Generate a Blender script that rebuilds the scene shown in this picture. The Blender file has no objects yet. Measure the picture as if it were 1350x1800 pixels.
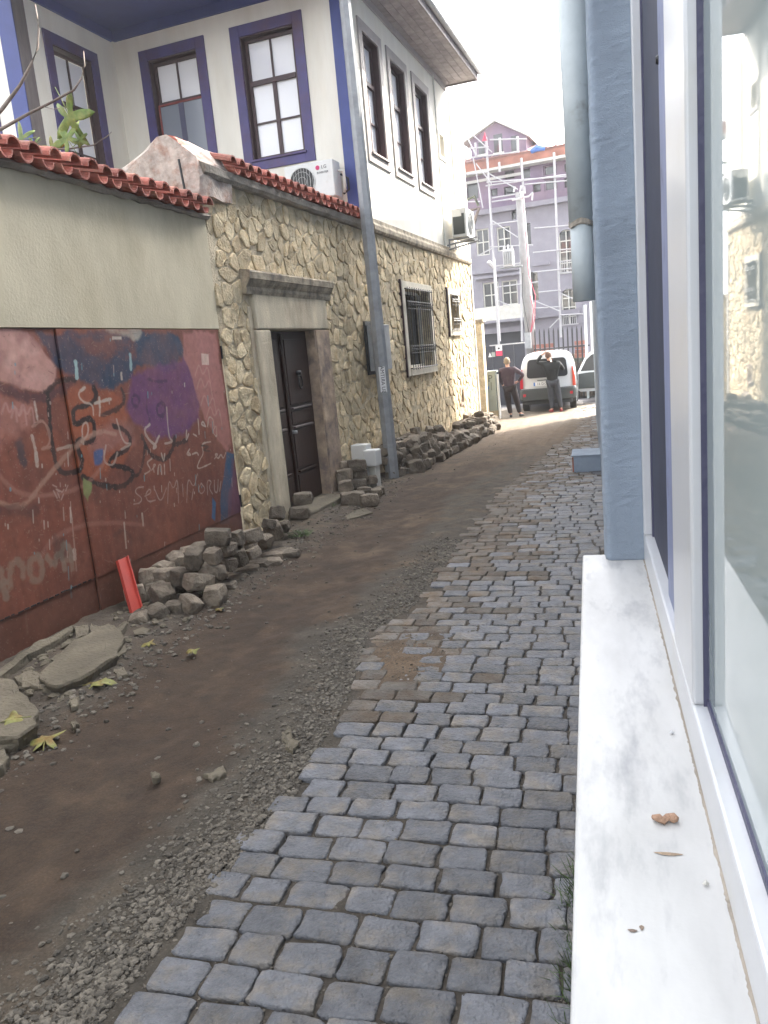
import bpy, bmesh, math, random
import numpy as np
from mathutils import Vector, Matrix, noise
rnd = random.Random(7)
scene = bpy.context.scene
C = scene.collection
# ------------------------------------------------------------------ camera survey
FPX = 1370.0; CX, CY = 675.0, 900.0; H = 1.9
dn = np.array([1305 - CX, 7700 - CY, FPX]); dn /= np.linalg.norm(dn)
def hor(x): return CY - ((x - CX) * dn[0] + FPX * dn[2]) / dn[1]
ay = np.array([1035 - CX, hor(1035) - CY, FPX]); ay /= np.linalg.norm(ay)
az = -dn; ax = np.cross(ay, az)
RM = np.array([ax, ay, az])
EYE = np.array([0, 0, H])
cam_d = bpy.data.cameras.new('camera'); cam = bpy.data.objects.new('camera', cam_d); C.objects.link(cam)
r_ = RM @ np.array([1, 0, 0]); u_ = RM @ np.array([0, -1, 0]); b_ = RM @ np.array([0, 0, -1])
cam.matrix_world = Matrix(((r_[0], u_[0], b_[0], 0), (r_[1], u_[1], b_[1], 0), (r_[2], u_[2], b_[2], H), (0, 0, 0, 1)))
cam_d.sensor_fit = 'VERTICAL'; cam_d.sensor_height = 24; cam_d.lens = 24 * FPX / 1800
cam_d.clip_start = 0.03; cam_d.clip_end = 600
scene.camera = cam
# ------------------------------------------------------------------ sky, sun, exposure
SUN_EL, SUN_AZ = 42.0, 38.0        # elevation; azimuth measured from +Y (street direction) towards +X
world = bpy.data.worlds.new('World'); scene.world = world; world.use_nodes = True
nt = world.node_tree; nt.nodes.clear()
sky = nt.nodes.new('ShaderNodeTexSky'); sky.sky_type = 'NISHITA'; sky.sun_disc = False
sky.sun_elevation = math.radians(SUN_EL); sky.sun_rotation = math.radians(SUN_AZ)
sky.dust_density = 5.0; sky.air_density = 1.0; sky.ozone_density = 1.0
bg = nt.nodes.new('ShaderNodeBackground'); bg.inputs[1].default_value = 0.15
wo = nt.nodes.new('ShaderNodeOutputWorld')
hs_ = nt.nodes.new('ShaderNodeHueSaturation'); hs_.inputs['Saturation'].default_value = .22   # thin white overcast veil
nt.links.new(sky.outputs[0], hs_.inputs['Color']); nt.links.new(hs_.outputs[0], bg.inputs[0]); nt.links.new(bg.outputs[0], wo.inputs[0])
sun_d = bpy.data.lights.new('sun', 'SUN'); sun_d.energy = 2.0; sun_d.angle = math.radians(0.5); sun_d.color = (1, .93, .82)
sun = bpy.data.objects.new('sun', sun_d); C.objects.link(sun)
se, sa = math.radians(SUN_EL), math.radians(SUN_AZ)
sdir = Vector((math.cos(se) * math.sin(sa), math.cos(se) * math.cos(sa), math.sin(se)))
sun.rotation_euler = sdir.to_track_quat('Z', 'Y').to_euler(); sun.location = sdir * 50
vs = scene.view_settings; vs.view_transform = 'Standard'; vs.look = 'None'; vs.gamma = 1; vs.use_curve_mapping = False
vs.exposure = 3.05
scene.cycles.max_bounces = 6; scene.cycles.diffuse_bounces = 4; scene.cycles.glossy_bounces = 3
scene.cycles.use_denoising = True

def ray(px, py): return RM @ np.array([px - CX, py - CY, FPX])
def gslope(y): return -0.01 * y
def ground_px(px, py, h=0.0):
    r = ray(px, py); z = h
    for i in range(40):
        p = EYE + r * ((z - H) / r[2]); z = h + gslope(p[1])
    return p
def at_y(px, py, y):
    r = ray(px, py); return EYE + r * (y / r[1])
class Fr:
    """a vertical wall plane: origin, horizontal direction u, outward normal n"""
    def __init__(s, o, u, n):
        s.o = np.array(o, float); s.u = np.array(u, float) / np.hypot(*u); s.n = np.array(n, float) / np.hypot(*n)
    def P(s, a, off, z):
        q = s.o + s.u * a + s.n * off; return (q[0], q[1], z)
    def px(s, px, py, off=0.0):
        r = ray(px, py); o = s.o + s.n * off
        t = s.n @ (o - EYE[:2]) / (s.n @ r[:2]); p = EYE + t * r
        return float((p[:2] - s.o) @ s.u), float(p[2])
K = np.array([-3.915, 8.07])
uS = np.array([.085, 1]) / np.hypot(.085, 1); nS = np.array([uS[1], -uS[0]])
uG = np.array([.049, 1]) / np.hypot(.049, 1); nG = np.array([uG[1], -uG[0]])
SF = Fr(K, uS, nS)                       # stone wall and street front of the house
GF = Fr(K, uG, nG)                       # plastered wall with the gate
FF = Fr(K + uS * 4.95, nS, -uS)          # house front facing the camera (s negative to the left)
WF = Fr(K + uS * 4.95 + nS * -4.32, uS, nS)  # left wing of the house
WN = Fr(K + uS * 2.6 + nS * -4.32, nS, -uS)  # near face of the left wing
TF = Fr((-3, 40), (1, -.135), (-.135, -1))   # building under renovation
# ------------------------------------------------------------------ object helpers
ORG = {}
def tag(o, label=None, cat=None, group=None, kind=None):
    if label: o['label'] = label
    if cat: o['category'] = cat
    if group: o['group'] = group
    if kind: o['kind'] = kind
    return o
def thing(name, loc, label, cat, group=None):
    o = bpy.data.objects.new(name, None); C.objects.link(o); o.location = loc; o.empty_display_size = .1
    ORG[o.name] = np.array(loc, float)
    return tag(o, label, cat, group)
class MB:
    def __init__(s): s.v = []; s.f = []
    def add(s, vs_, fs):
        k = len(s.v); s.v += [tuple(map(float, p)) for p in vs_]; s.f += [tuple(i + k for i in f) for f in fs]; return s
    def fbox(s, F, a0, a1, o0, o1, z0, z1):
        P = [F.P(a, o, z) for z in (z0, z1) for a, o in ((a0, o0), (a1, o0), (a1, o1), (a0, o1))]
        return s.add(P, [(0, 1, 2, 3), (4, 5, 6, 7), (0, 1, 5, 4), (1, 2, 6, 5), (2, 3, 7, 6), (3, 0, 4, 7)])
    def box(s, x0, x1, y0, y1, z0, z1):
        P = [(x, y, z) for z in (z0, z1) for x, y in ((x0, y0), (x1, y0), (x1, y1), (x0, y1))]
        return s.add(P, [(0, 1, 2, 3), (4, 5, 6, 7), (0, 1, 5, 4), (1, 2, 6, 5), (2, 3, 7, 6), (3, 0, 4, 7)])
    def tube(s, pts, r, n=8, caps=True):
        pts = [Vector(p) for p in pts]; rs = r if isinstance(r, (list, tuple)) else [r] * len(pts)
        V = []; F = []
        for i, p in enumerate(pts):
            d = (pts[min(i + 1, len(pts) - 1)] - pts[max(i - 1, 0)]).normalized()
            a = d.cross(Vector((0, 0, 1)) if abs(d.z) < .9 else Vector((0, 1, 0))).normalized(); b = d.cross(a)
            for k in range(n):
                t = 2 * math.pi * k / n; V.append(p + (a * math.cos(t) + b * math.sin(t)) * rs[i])
        for i in range(len(pts) - 1):
            for k in range(n):
                F.append((i * n + k, i * n + (k + 1) % n, (i + 1) * n + (k + 1) % n, (i + 1) * n + k))
        if caps: F += [tuple(range(n)), tuple(range((len(pts) - 1) * n, len(pts) * n))]
        return s.add(V, F)
    def loft(s, rings, cap0=True, cap1=True):
        n = len(rings[0]); V = [p for r in rings for p in r]; F = []
        for i in range(len(rings) - 1):
            for k in range(n):
                F.append((i * n + k, i * n + (k + 1) % n, (i + 1) * n + (k + 1) % n, (i + 1) * n + k))
        if cap0: F.append(tuple(range(n)))
        if cap1: F.append(tuple(range((len(rings) - 1) * n, len(rings) * n)))
        return s.add(V, F)
    def build(s, name, m, parent=None, smooth=False, bevel=0, kind=None, label=None):
        o_ = np.zeros(3)
        if parent is not None: o_ = ORG[parent.name]
        me = bpy.data.meshes.new(name)
        me.from_pydata([(v[0] - o_[0], v[1] - o_[1], v[2] - o_[2]) for v in s.v], [], s.f)
        bm = bmesh.new(); bm.from_mesh(me); bmesh.ops.recalc_face_normals(bm, faces=bm.faces); bm.to_mesh(me); bm.free()
        if smooth: me.polygons.foreach_set('use_smooth', [True] * len(me.polygons))
        me.materials.append(m)
        o = bpy.data.objects.new(name, me); C.objects.link(o)
        if parent is not None: o.parent = parent
        ORG[o.name] = o_
        if bevel:
            b = o.modifiers.new('bevel', 'BEVEL'); b.width = bevel; b.segments = 2; b.limit_method = 'ANGLE'
        if kind: o['kind'] = kind
        if label: o['label'] = label
        return o
def grid_wall(mb, F, a0, a1, z0, z1, o0, o1, holes):
    A = sorted({a0, a1, *[h[0] for h in holes], *[h[1] for h in holes]})
    for i in range(len(A) - 1):
        am = (A[i] + A[i + 1]) / 2
        hs = sorted([(h[2], h[3]) for h in holes if h[0] < am < h[1]]); z = z0
        for h0, h1 in hs:
            if h0 > z: mb.fbox(F, A[i], A[i + 1], o0, o1, z, h0)
            z = max(z, h1)
        if z < z1: mb.fbox(F, A[i], A[i + 1], o0, o1, z, z1)
def text_mesh(txt, size, F, a, off, z, m, parent, name='lettering', rot=0, flip=1):
    cu = bpy.data.curves.new('tmp', 'FONT'); cu.body = txt; cu.size = size; cu.extrude = .001; cu.align_x = 'CENTER'; cu.align_y = 'CENTER'; cu.resolution_u = 2
    to = bpy.data.objects.new('tmp', cu); C.objects.link(to)
    me = bpy.data.meshes.new_from_object(to.evaluated_get(bpy.context.evaluated_depsgraph_get()))
    bpy.data.objects.remove(to); mb = MB(); c, s_ = math.cos(rot), math.sin(rot)
    V = []
    for v in me.vertices:
        x, y = v.co.x * c - v.co.y * s_, v.co.x * s_ + v.co.y * c
        V.append(F.P(a + flip * x, off + v.co.z, z + y))
    mb.add(V, [tuple(p.vertices) for p in me.polygons]); bpy.data.meshes.remove(me)
    return mb.build(name, m, parent)
# ------------------------------------------------------------------ materials
def N(t, k, **kw):
    n = t.nodes.new(k)
    for a, b in kw.items(): setattr(n, a, b)
    return n
def pm(name, col, rough=.8, var=.25, scale=6., bump=.2, bscale=60., col2=None, f2=0.5, w2=.12, s2=3., island=0., metal=0., spec=.5, coat=0., stretch=None, objrand=True):
    """weathered procedural surface: base colour, broad tonal noise, patches of a second colour, per-piece shift, fine relief"""
    m = bpy.data.materials.new(name); m.use_nodes = True; t = m.node_tree; b = t.nodes['Principled BSDF']; L = t.links.new
    tc = N(t, 'ShaderNodeTexCoord'); vec = tc.outputs['Object']
    oi = N(t, 'ShaderNodeObjectInfo')
    if objrand:
        add = N(t, 'ShaderNodeVectorMath', operation='MULTIPLY_ADD'); add.inputs[1].default_value = (37, 23, 11)
        L(oi.outputs['Random'], add.inputs[0]); L(vec, add.inputs[2]); vec = add.outputs[0]
    if stretch:
        mp = N(t, 'ShaderNodeMapping'); mp.inputs['Scale'].default_value = stretch; L(vec, mp.inputs[0]); vec2 = mp.outputs[0]
    else: vec2 = vec
    n1 = N(t, 'ShaderNodeTexNoise'); n1.inputs['Scale'].default_value = scale; n1.inputs['Detail'].default_value = 8; n1.inputs['Roughness'].default_value = .62
    L(vec2, n1.inputs[0])
    mr = N(t, 'ShaderNodeMapRange'); mr.inputs[1].default_value = .3; mr.inputs[2].default_value = .7
    mr.inputs[3].default_value = 1 - var; mr.inputs[4].default_value = 1 + var; L(n1.outputs[0], mr.inputs[0])
    cur = None
    rgb = N(t, 'ShaderNodeRGB'); rgb.outputs[0].default_value = (*col, 1); cur = rgb.outputs[0]
    if col2:
        n2 = N(t, 'ShaderNodeTexNoise'); n2.inputs['Scale'].default_value = s2; n2.inputs['Detail'].default_value = 6; n2.inputs['Roughness'].default_value = .65; L(vec2, n2.inputs[0])
        r2 = N(t, 'ShaderNodeMapRange'); r2.inputs[1].default_value = f2 - w2; r2.inputs[2].default_value = f2 + w2; L(n2.outputs[0], r2.inputs[0])
        mx = N(t, 'ShaderNodeMix', data_type='RGBA'); L(r2.outputs[0], mx.inputs[0]); L(cur, mx.inputs[6]); mx.inputs[7].default_value = (*col2, 1); cur = mx.outputs[2]
    vm = N(t, 'ShaderNodeVectorMath', operation='SCALE'); L(cur, vm.inputs[0])
    val = mr.outputs[0]
    if island:
        ge = N(t, 'ShaderNodeNewGeometry'); sm = N(t, 'ShaderNodeMath', operation='ADD'); L(ge.outputs['Random Per Island'], sm.inputs[0]); L(oi.outputs['Random'], sm.inputs[1])
        fr = N(t, 'ShaderNodeMath', operation='FRACT'); L(sm.outputs[0], fr.inputs[0])
        m3 = N(t, 'ShaderNodeMapRange'); m3.inputs[3].default_value = 1 - island; m3.inputs[4].default_value = 1 + island; L(fr.outputs[0], m3.inputs[0])
        mu = N(t, 'ShaderNodeMath', operation='MULTIPLY'); L(val, mu.inputs[0]); L(m3.outputs[0], mu.inputs[1]); val = mu.outputs[0]
    L(val, vm.inputs['Scale']); L(vm.outputs[0], b.inputs['Base Color'])
    b.inputs['Roughness'].default_value = rough; b.inputs['Metallic'].default_value = metal; b.inputs['Specular IOR Level'].default_value = spec
    b.inputs['Coat Weight'].default_value = coat
    if bump:
        n4 = N(t, 'ShaderNodeTexNoise'); n4.inputs['Scale'].default_value = bscale; n4.inputs['Detail'].default_value = 5; L(vec, n4.inputs[0])
        bp = N(t, 'ShaderNodeBump'); bp.inputs['Strength'].default_value = bump; bp.inputs['Distance'].default_value = .02; L(n4.outputs[0], bp.inputs['Height']); L(bp.outputs[0], b.inputs['Normal'])
    return m
M = {}
M['plaster'] = pm('grey_plaster', (.55, .49, .355), .9, .12, 1.6, .18, 40, (.4, .345, .235), .58, .14, 1.3, stretch=(1, 1, .5))
M['mortar'] = pm('lime_mortar', (.52, .44, .31), .95, .3, 7, 1, 45, (.4, .325, .22), .55, .1, 2)
M['stone'] = pm('sandstone', (.6, .495, .325), .9, .28, 9, 1, 38, (.45, .335, .19), .55, .12, 4, island=.25)
M['stone_pale'] = pm('pale_dressed_stone', (.54, .47, .345), .9, .22, 5, .45, 50, (.38, .31, .22), .55, .12, 3, stretch=(1, 1, .4))
M['casing_pale'] = pm('pale_window_casing', (.66, .6, .49), .8, .15, 5, .1, 50)
M['lintel'] = pm('weathered_cornice_stone', (.45, .375, .27), .9, .3, 7, .5, 50, (.19, .16, .125), .52, .12, 6)
M['jamb_red'] = pm('rosy_jamb_stone', (.42, .31, .215), .9, .25, 6, .5, 60, (.17, .13, .115), .52, .14, 4)
M['tile'] = pm('red_clay_tile', (.28, .085, .06), .8, .3, 12, .3, 60, (.34, .17, .115), .6, .1, 7, island=.25)
M['cement'] = pm('rough_cement', (.34, .3, .25), .95, .3, 8, .8, 30, (.17, .145, .115), .55, .12, 4)
M['cement_pink'] = pm('pinkish_cement', (.43, .36, .31), .95, .3, 9, .8, 26, (.3, .17, .12), .6, .1, 6)
M['cream'] = pm('cream_render', (.76, .73, .65), .85, .06, 2, .06, 90, (.68, .63, .53), .62, .15, 1.1, stretch=(1.6, 1.6, .35))
M['blue'] = pm('blue_paint', (.028, .045, .2), .5, .12, 4, .05, 30, objrand=False)
M['violet'] = pm('violet_blue_paint', (.055, .042, .155), .5, .15, 4, .05, 30, (.075, .03, .06), .6, .15, 1.5)
M['greywood'] = pm('grey_brown_wood', (.16, .135, .13), .7, .2, 5, .15, 40, stretch=(4, 4, .5))
M['case_grey'] = pm('taupe_paint', (.36, .32, .3), .7, .1, 5, .05, 40)
M['sash'] = pm('dark_brown_sash', (.045, .018, .02), .5, .2, 8, .05, 40)
M['sash_red'] = pm('red_brown_sash', (.2, .035, .03), .5, .2, 8, .05, 40)
M['soffit'] = pm('grey_soffit_board', (.3, .26, .255), .8, .3, 5, .2, 40, stretch=(1, 1, 1), island=.12)
M['gutter'] = pm('pale_gutter', (.5, .49, .47), .5, .1)
M['door'] = pm('dark_door_wood', (.032, .014, .009), .45, .3, 7, .15, 50, stretch=(5, 5, .6))
M['iron'] = pm('black_iron', (.02, .019, .02), .5, .2, 20, .1, 60)
M['galv'] = pm('galvanised_steel', (.29, .3, .31), .5, .15, 7, .06, 50, (.22, .225, .23), .6, .12, 4, metal=.1)
M['white'] = pm('white_plastic', (.62, .62, .6), .45, .05, 4, .02, 50, (.5, .48, .42), .68, .1, 6)
M['offwhite'] = pm('aged_white_paint', (.55, .54, .49), .6, .12, 6, .05, 50)
M['sett'] = pm('basalt_sett', (.122, .126, .138), .6, .3, 13, .9, 60, (.17, .15, .125), .56, .1, 7, island=.26, spec=.5)
M['sett_soiled'] = pm('soil_stained_sett', (.14, .125, .108), .85, .3, 9, .9, 60, (.125, .09, .06), .52, .12, 6, island=.26)
M['sett_dusty'] = pm('dusty_basalt_sett', (.2, .165, .125), .9, .3, 10, .9, 50, (.12, .095, .07), .52, .1, 7, island=.36)
M['pebble'] = pm('gravel_stone', (.115, .1, .08), .9, .3, 30, .4, 60, island=.45)
M['slab'] = pm('broken_concrete', (.17, .145, .105), .95, .3, 7, .8, 34, (.1, .085, .06), .52, .12, 3.5)
M['red_plastic'] = pm('red_painted_channel', (.4, .05, .035), .45, .12, 7, .06, 40)
M['leaf'] = pm('fig_leaf_green', (.1, .16, .025), .6, .3, 30, .2, 60, (.2, .21, .05), .55, .12, 14, island=.2)
M['leaf_y'] = pm('yellowing_leaf', (.2, .2, .06), .7, .3, 25, .2, 60, (.17, .1, .03), .55, .1, 12, island=.25)
M['weed'] = pm('weed_green', (.05, .085, .02), .7, .3, 30, .2, 60, island=.35)
M['bark'] = pm('fig_bark', (.15, .12, .1), .85, .3, 20, .3, 60)
M['bluewall'] = pm('pale_blue_stucco', (.25, .3, .365), .88, .12, 3, .45, 260, (.2, .235, .28), .6, .12, 2.5)
M['bluewall'].node_tree.nodes['Bump'].inputs['Distance'].default_value = .01
M['pvc'] = pm('white_pvc', (.52, .53, .55), .28, .05, 3, .03, 60, (.5, .5, .49), .64, .1, 5, spec=.6)
M['pipe'] = pm('dusty_pvc_pipe', (.42, .46, .47), .5, .1, 6, .05, 50, (.28, .28, .27), .68, .1, 9)
M['gasket'] = pm('dark_gasket', (.06, .06, .11), .5, .1)
M['cab_green'] = pm('grey_green_enamel', (.26, .29, .26), .55, .12, 4, .04, 40, (.2, .22, .19), .6, .1, 4)
M['conc'] = pm('pole_concrete', (.25, .245, .24), .85, .15, 4, .2, 40)
M['purple'] = pm('purple_render', (.165, .12, .185), .85, .2, .8, .1, 10, (.22, .155, .19), .55, .15, .6)
M['greystone'] = pm('ashlar_grey', (.235, .225, .255), .9, .15, 1.2, .2, 12, (.22, .205, .24), .55, .12, .8)
M['roofpink'] = pm('far_roof_tile', (.33, .18, .16), .85, .2, 2, .2, 10)
M['orange'] = pm('orange_timber', (.3, .12, .08), .8, .3, 2, .1, 10)
M['steel_w'] = pm('pale_scaffold_tube', (.42, .41, .42), .5, .1, 3, 0)
M['navy'] = pm('navy_sheet_metal', (.012, .016, .03), .5, .2, 3, .05, 20)
M['brick'] = pm('red_brick', (.3, .12, .09), .9, .2, 5, .3, 30, island=.2)
M['darkstone'] = pm('dark_rubble', (.1, .11, .09), .95, .4, 8, .8, 12)
M['pinkcable'] = pm('pink_cable', (.4, .04, .08), .5, .1)
M['blackp'] = pm('black_plastic', (.02, .02, .02), .5, .1)
M['greybump'] = pm('grey_bumper', (.05, .056, .053), .6, .1)
M['carwhite'] = pm('white_car_paint', (.55, .56, .56), .25, .03, 3, 0, coat=.6)
M['tyre'] = pm('tyre_rubber', (.03, .028, .026), .85, .2)
M['redlamp'] = pm('red_lamp_lens', (.45, .02, .03), .2, .1, bump=0)
M['orangelamp'] = pm('orange_lamp_lens', (.5, .06, .03), .2, .1, bump=0)
M['skin'] = pm('skin', (.5, .28, .2), .6, .08, 20, 0)
M['hair_g'] = pm('grey_blond_hair', (.22, .17, .11), .8, .3, 60, .3, 200)
M['hair_b'] = pm('short_brown_hair', (.1, .05, .03), .8, .3, 60, .3, 200)
M['maroon'] = pm('plum_jacket', (.045, .026, .036), .85, .2, 8, .3, 30)
M['darktr'] = pm('dark_brown_trousers', (.014, .008, .008), .9, .2, 8, .3, 30)
M['black'] = pm('black_sweater', (.011, .012, .012), .9, .2, 8, .3, 30)
M['jeans'] = pm('charcoal_jeans', (.033, .035, .042), .9, .2, 9, .3, 30)
M['redshoe'] = pm('red_shoe', (.3, .03, .03), .6, .1)
M['signred'] = pm('sign_red', (.6, .03, .08), .6, .05, bump=0)
M['signwhite'] = pm('sign_white', (.7, .7, .7), .6, .05, bump=0)
M['signblue'] = pm('sign_blue', (.05, .15, .45), .6, .05, bump=0)
M['ink'] = pm('print_dark', (.02, .02, .03), .7, .05, bump=0)
M['logo'] = pm('logo_magenta', (.5, .02, .12), .6, .05, bump=0)
M['gum'] = pm('dried_bread_crust', (.45, .28, .19), .9, .3, 80, .6, 200)
M['marble'] = pm('white_marble', (.5, .495, .485), .42, .16, 2.2, .04, 80, (.3, .3, .31), .6, .1, 3.2, stretch=(3.5, 1, 1), objrand=False)
M['litwall'] = pm('pale_facade', (.6, .55, .5), .9, .1)
M['asphalt'] = pm('asphalt', (.06, .058, .06), .9, .2)
def glass_mat(name, base, rough, ior=1.5, spec=.5):
    m = bpy.data.materials.new(name); m.use_nodes = True; b = m.node_tree.nodes['Principled BSDF']
    b.inputs['Base Color'].default_value = (*base, 1); b.inputs['Roughness'].default_value = rough; b.inputs['IOR'].default_value = ior; b.inputs['Specular IOR Level'].default_value = spec
    return m
M['pane'] = glass_mat('curtained_pane', (.8, .8, .82), .12)
M['pane_dark'] = glass_mat('dark_pane', (.03, .032, .035), .06, 1.55)
M['pane_grey'] = glass_mat('screened_pane', (.2, .22, .26), .2)
M['shopglass'] = glass_mat('reflecting_shop_pane', (.33, .39, .385), .022, 1.65, .65)
M['slot'] = pm('painted_slot_shade', (.03, .035, .06), .6, .2, 9, 0)  # dark colour stands in for the shade inside the window slot
M['lavender'] = pm('lavender_grey_profile', (.2, .23, .36), .5, .12, 6, .05, 50, (.12, .13, .2), .62, .08, 9)
# ------------------------------------------------------------------ numpy noise and the gate's paint
rs = np.random.RandomState(3)
def vnoise(h, w, cell, oct=4, seed=0):
    r = np.random.RandomState(seed); out = np.zeros((h, w)); amp = 1; tot = 0
    for o in range(oct):
        c = max(2, cell / 2 ** o); gh, gw = int(h / c) + 3, int(w / c) + 3; g = r.rand(gh, gw)
        yy = np.arange(h) / c; xx = np.arange(w) / c; yi = yy.astype(int); xi = xx.astype(int)
        fy = (yy - yi)[:, None]; fx = (xx - xi)[None]; fy = fy * fy * (3 - 2 * fy); fx = fx * fx * (3 - 2 * fx)
        a = g[yi][:, xi]; b = g[yi][:, xi + 1]; c_ = g[yi + 1][:, xi]; d = g[yi + 1][:, xi + 1]
        out += amp * ((a * (1 - fx) + b * fx) * (1 - fy) + (c_ * (1 - fx) + d * fx) * fy); tot += amp; amp *= .55
    return out / tot
GS0, GZ0, GRES = -4.4, -.12, 330.
GW, GH = int(4.42 * GRES), int(2.52 * GRES)
def paint_gate():
    img = np.zeros((GH, GW, 3)); n1 = vnoise(GH, GW, 160, 5, 1); n2 = vnoise(GH, GW, 40, 4, 2); n3 = vnoise(GH, GW, 14, 3, 5)
    zz = (np.arange(GH) / GRES + GZ0)[:, None] * np.ones((1, GW))
    base = np.array([.2, .062, .036]); dark = np.array([.085, .034, .026])
    k = np.clip((n1 - .35) * 1.6 + .25, 0, 1)[..., None]
    img[:] = base * (1 - k * .55) + dark * k * .55
    streak = vnoise(GH, GW, 300, 1, 8); st = vnoise(1, GW, 12, 3, 9)
    img *= (1 + .35 * (st - .5))[..., None]
    def gp(x, y):                                   # crop-of-photo coordinates -> raster
        s, z = GF.px(x / 3., y / 3. + 550); return ((s - GS0) * GRES, (z - GZ0) * GRES)
    YY, XX = np.mgrid[0:GH, 0:GW].astype(float)
    def poly(pts, col, a=1., soft=14, rough=26, seed=0):
        P = np.array([gp(*p) for p in pts]); inside = np.zeros((GH, GW), bool); dist = np.full((GH, GW), 1e9)
        x0, x1 = int(max(0, P[:, 0].min() - 60)), int(min(GW, P[:, 0].max() + 60)); y0, y1 = int(max(0, P[:, 1].min() - 60)), int(min(GH, P[:, 1].max() + 60))
        if x1 <= x0 or y1 <= y0: return
        X = XX[y0:y1, x0:x1]; Y = YY[y0:y1, x0:x1]; ins = np.zeros(X.shape, bool); d = np.full(X.shape, 1e9)
        for i in range(len(P)):
            ax_, ay_ = P[i]; bx, by = P[(i + 1) % len(P)]
            cnd = ((ay_ > Y) != (by > Y)); xi = (bx - ax_) * (Y - ay_) / (by - ay_ + 1e-9) + ax_; ins ^= cnd & (X < xi)
            t = np.clip(((X - ax_) * (bx - ax_) + (Y - ay_) * (by - ay_)) / ((bx - ax_) ** 2 + (by - ay_) ** 2 + 1e-9), 0, 1)
            d = np.minimum(d, np.hypot(X - ax_ - t * (bx - ax_), Y - ay_ - t * (by - ay_)))
        sd = np.where(ins, d, -d) + (n2[y0:y1, x0:x1] - .5) * rough * 2
        m = np.clip(sd / soft + .5, 0, 1) * a * np.clip(.93 + (n1[y0:y1, x0:x1] - .5) * .7, 0, 1)
        img[y0:y1, x0:x1] = img[y0:y1, x0:x1] * (1 - m[..., None]) + np.array(col) * m[..., None]
    def line(pts, w, col, a=1., soft=2.5, dry=0.):
        P = [gp(*p) for p in pts]
        for i in range(2):                          # Chaikin
            Q = [P[0]]
            for j in range(len(P) - 1):
                p, q = P[j], P[j + 1]; Q += [(p[0] * .75 + q[0] * .25, p[1] * .75 + q[1] * .25), (p[0] * .25 + q[0] * .75, p[1] * .25 + q[1] * .75)]
            P = Q + [P[-1]]
        P = np.array(P); x0, x1 = int(max(0, P[:, 0].min() - w * 3)), int(min(GW, P[:, 0].max() + w * 3)); y0, y1 = int(max(0, P[:, 1].min() - w * 3)), int(min(GH, P[:, 1].max() + w * 3))
        if x1 <= x0 or y1 <= y0: return
        X = XX[y0:y1, x0:x1]; Y = YY[y0:y1, x0:x1]; d = np.full(X.shape, 1e9)
        for i in range(len(P) - 1):
            ax_, ay_ = P[i]; bx, by = P[i + 1]
            t = np.clip(((X - ax_) * (bx - ax_) + (Y - ay_) * (by - ay_)) / ((bx - ax_) ** 2 + (by - ay_) ** 2 + 1e-9), 0, 1)
            d = np.minimum(d, np.hypot(X - ax_ - t * (bx - ax_), Y - ay_ - t * (by - ay_)))
        d += (n3[y0:y1, x0:x1] - .5) * w * .7
        m = np.clip((w / 2 - d) / soft + .5, 0, 1) * a * np.clip(1 - dry * (n3[y0:y1, x0:x1] > .52), 0, 1)
        img[y0:y1, x0:x1] = img[y0:y1, x0:x1] * (1 - m[..., None]) + np.array(col) * m[..., None]
    pink = (.42, .19, .15); teal = (.014, .045, .085); pur = (.125, .045, .13); org = (.28, .075, .03); wh = (.48, .4, .33); bk = (.02, .012, .012)
    poly([(-60, 420), (120, 450), (180, 500), (170, 560), (100, 650), (-60, 740)], pink, .6, 30)
    poly([(330, 350), (480, 380), (640, 420), (690, 530), (660, 620), (700, 700), (640, 800), (450, 900), (400, 800), (370, 600)], org, .9, 24)
    poly([(190, 640), (300, 600), (380, 800), (300, 860), (180, 760)], org, .5, 30)
    poly([(-40, 70), (60, 80), (150, 100), (230, 190), (300, 290), (295, 370), (230, 415), (120, 400), (-40, 330)], (.45, .24, .2), 1, 8, 10)
    for i in range(16):
        a = rs.rand() * 6; x, y = 20 + rs.rand() * 230, 130 + rs.rand() * 230
        line([(x, y), (x + 40 * math.cos(a), y + 30 * math.sin(a)), (x + 70 * math.cos(a + .7), y + 50 * math.sin(a + .7))], 22, [(.55, .33, .27), (.3, .14, .13)][i % 2], .4, 14)
    poly([(200, 100), (560, 110), (940, 100), (975, 200), (935, 285), (860, 300), (720, 280), (690, 350), (600, 405), (540, 390), (440, 370), (330, 290), (250, 200)], teal, .97, 14, 20)
    poly([(390, 130), (690, 130), (700, 200), (560, 250), (430, 190)], (.19, .06, .035), .75, 24, 40)
    poly([(560, 85), (740, 85), (740, 130), (640, 125)], (.42, .38, .3), .7, 14, 20)
    poly([(690, 330), (780, 290), (950, 255), (985, 220), (1050, 400), (1055, 560), (970, 645), (830, 660), (720, 600), (655, 510), (680, 410)], pur, .95, 16, 16)
    poly([(960, 100), (1140, 100), (1215, 690), (1195, 735), (1080, 560), (1015, 350), (970, 230)], (.36, .15, .13), .95, 12, 14)
    poly([(500, 600), (620, 560), (710, 590), (700, 690), (560, 730), (500, 800), (480, 700)], (.3, .16, .15), .45, 26)
    poly([(495, 730), (545, 720), (540, 790), (500, 810)], (.02, .1, .25), .8, 8, 8)
    line([(-40, 360), (60, 415), (150, 445), (230, 450), (310, 420), (385, 350)], 26, (.07, .03, .035), .75, 12)
    line([(260, 430), (268, 560), (282, 700), (300, 790), (330, 848), (385, 842), (432, 832), (435, 760), (400, 705), (415, 665), (470, 695), (505, 640), (495, 570), (460, 555), (400, 600), (380, 540), (400, 495), (480, 490), (515, 440), (495, 395)], 15, bk, .95, 4)
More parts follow.
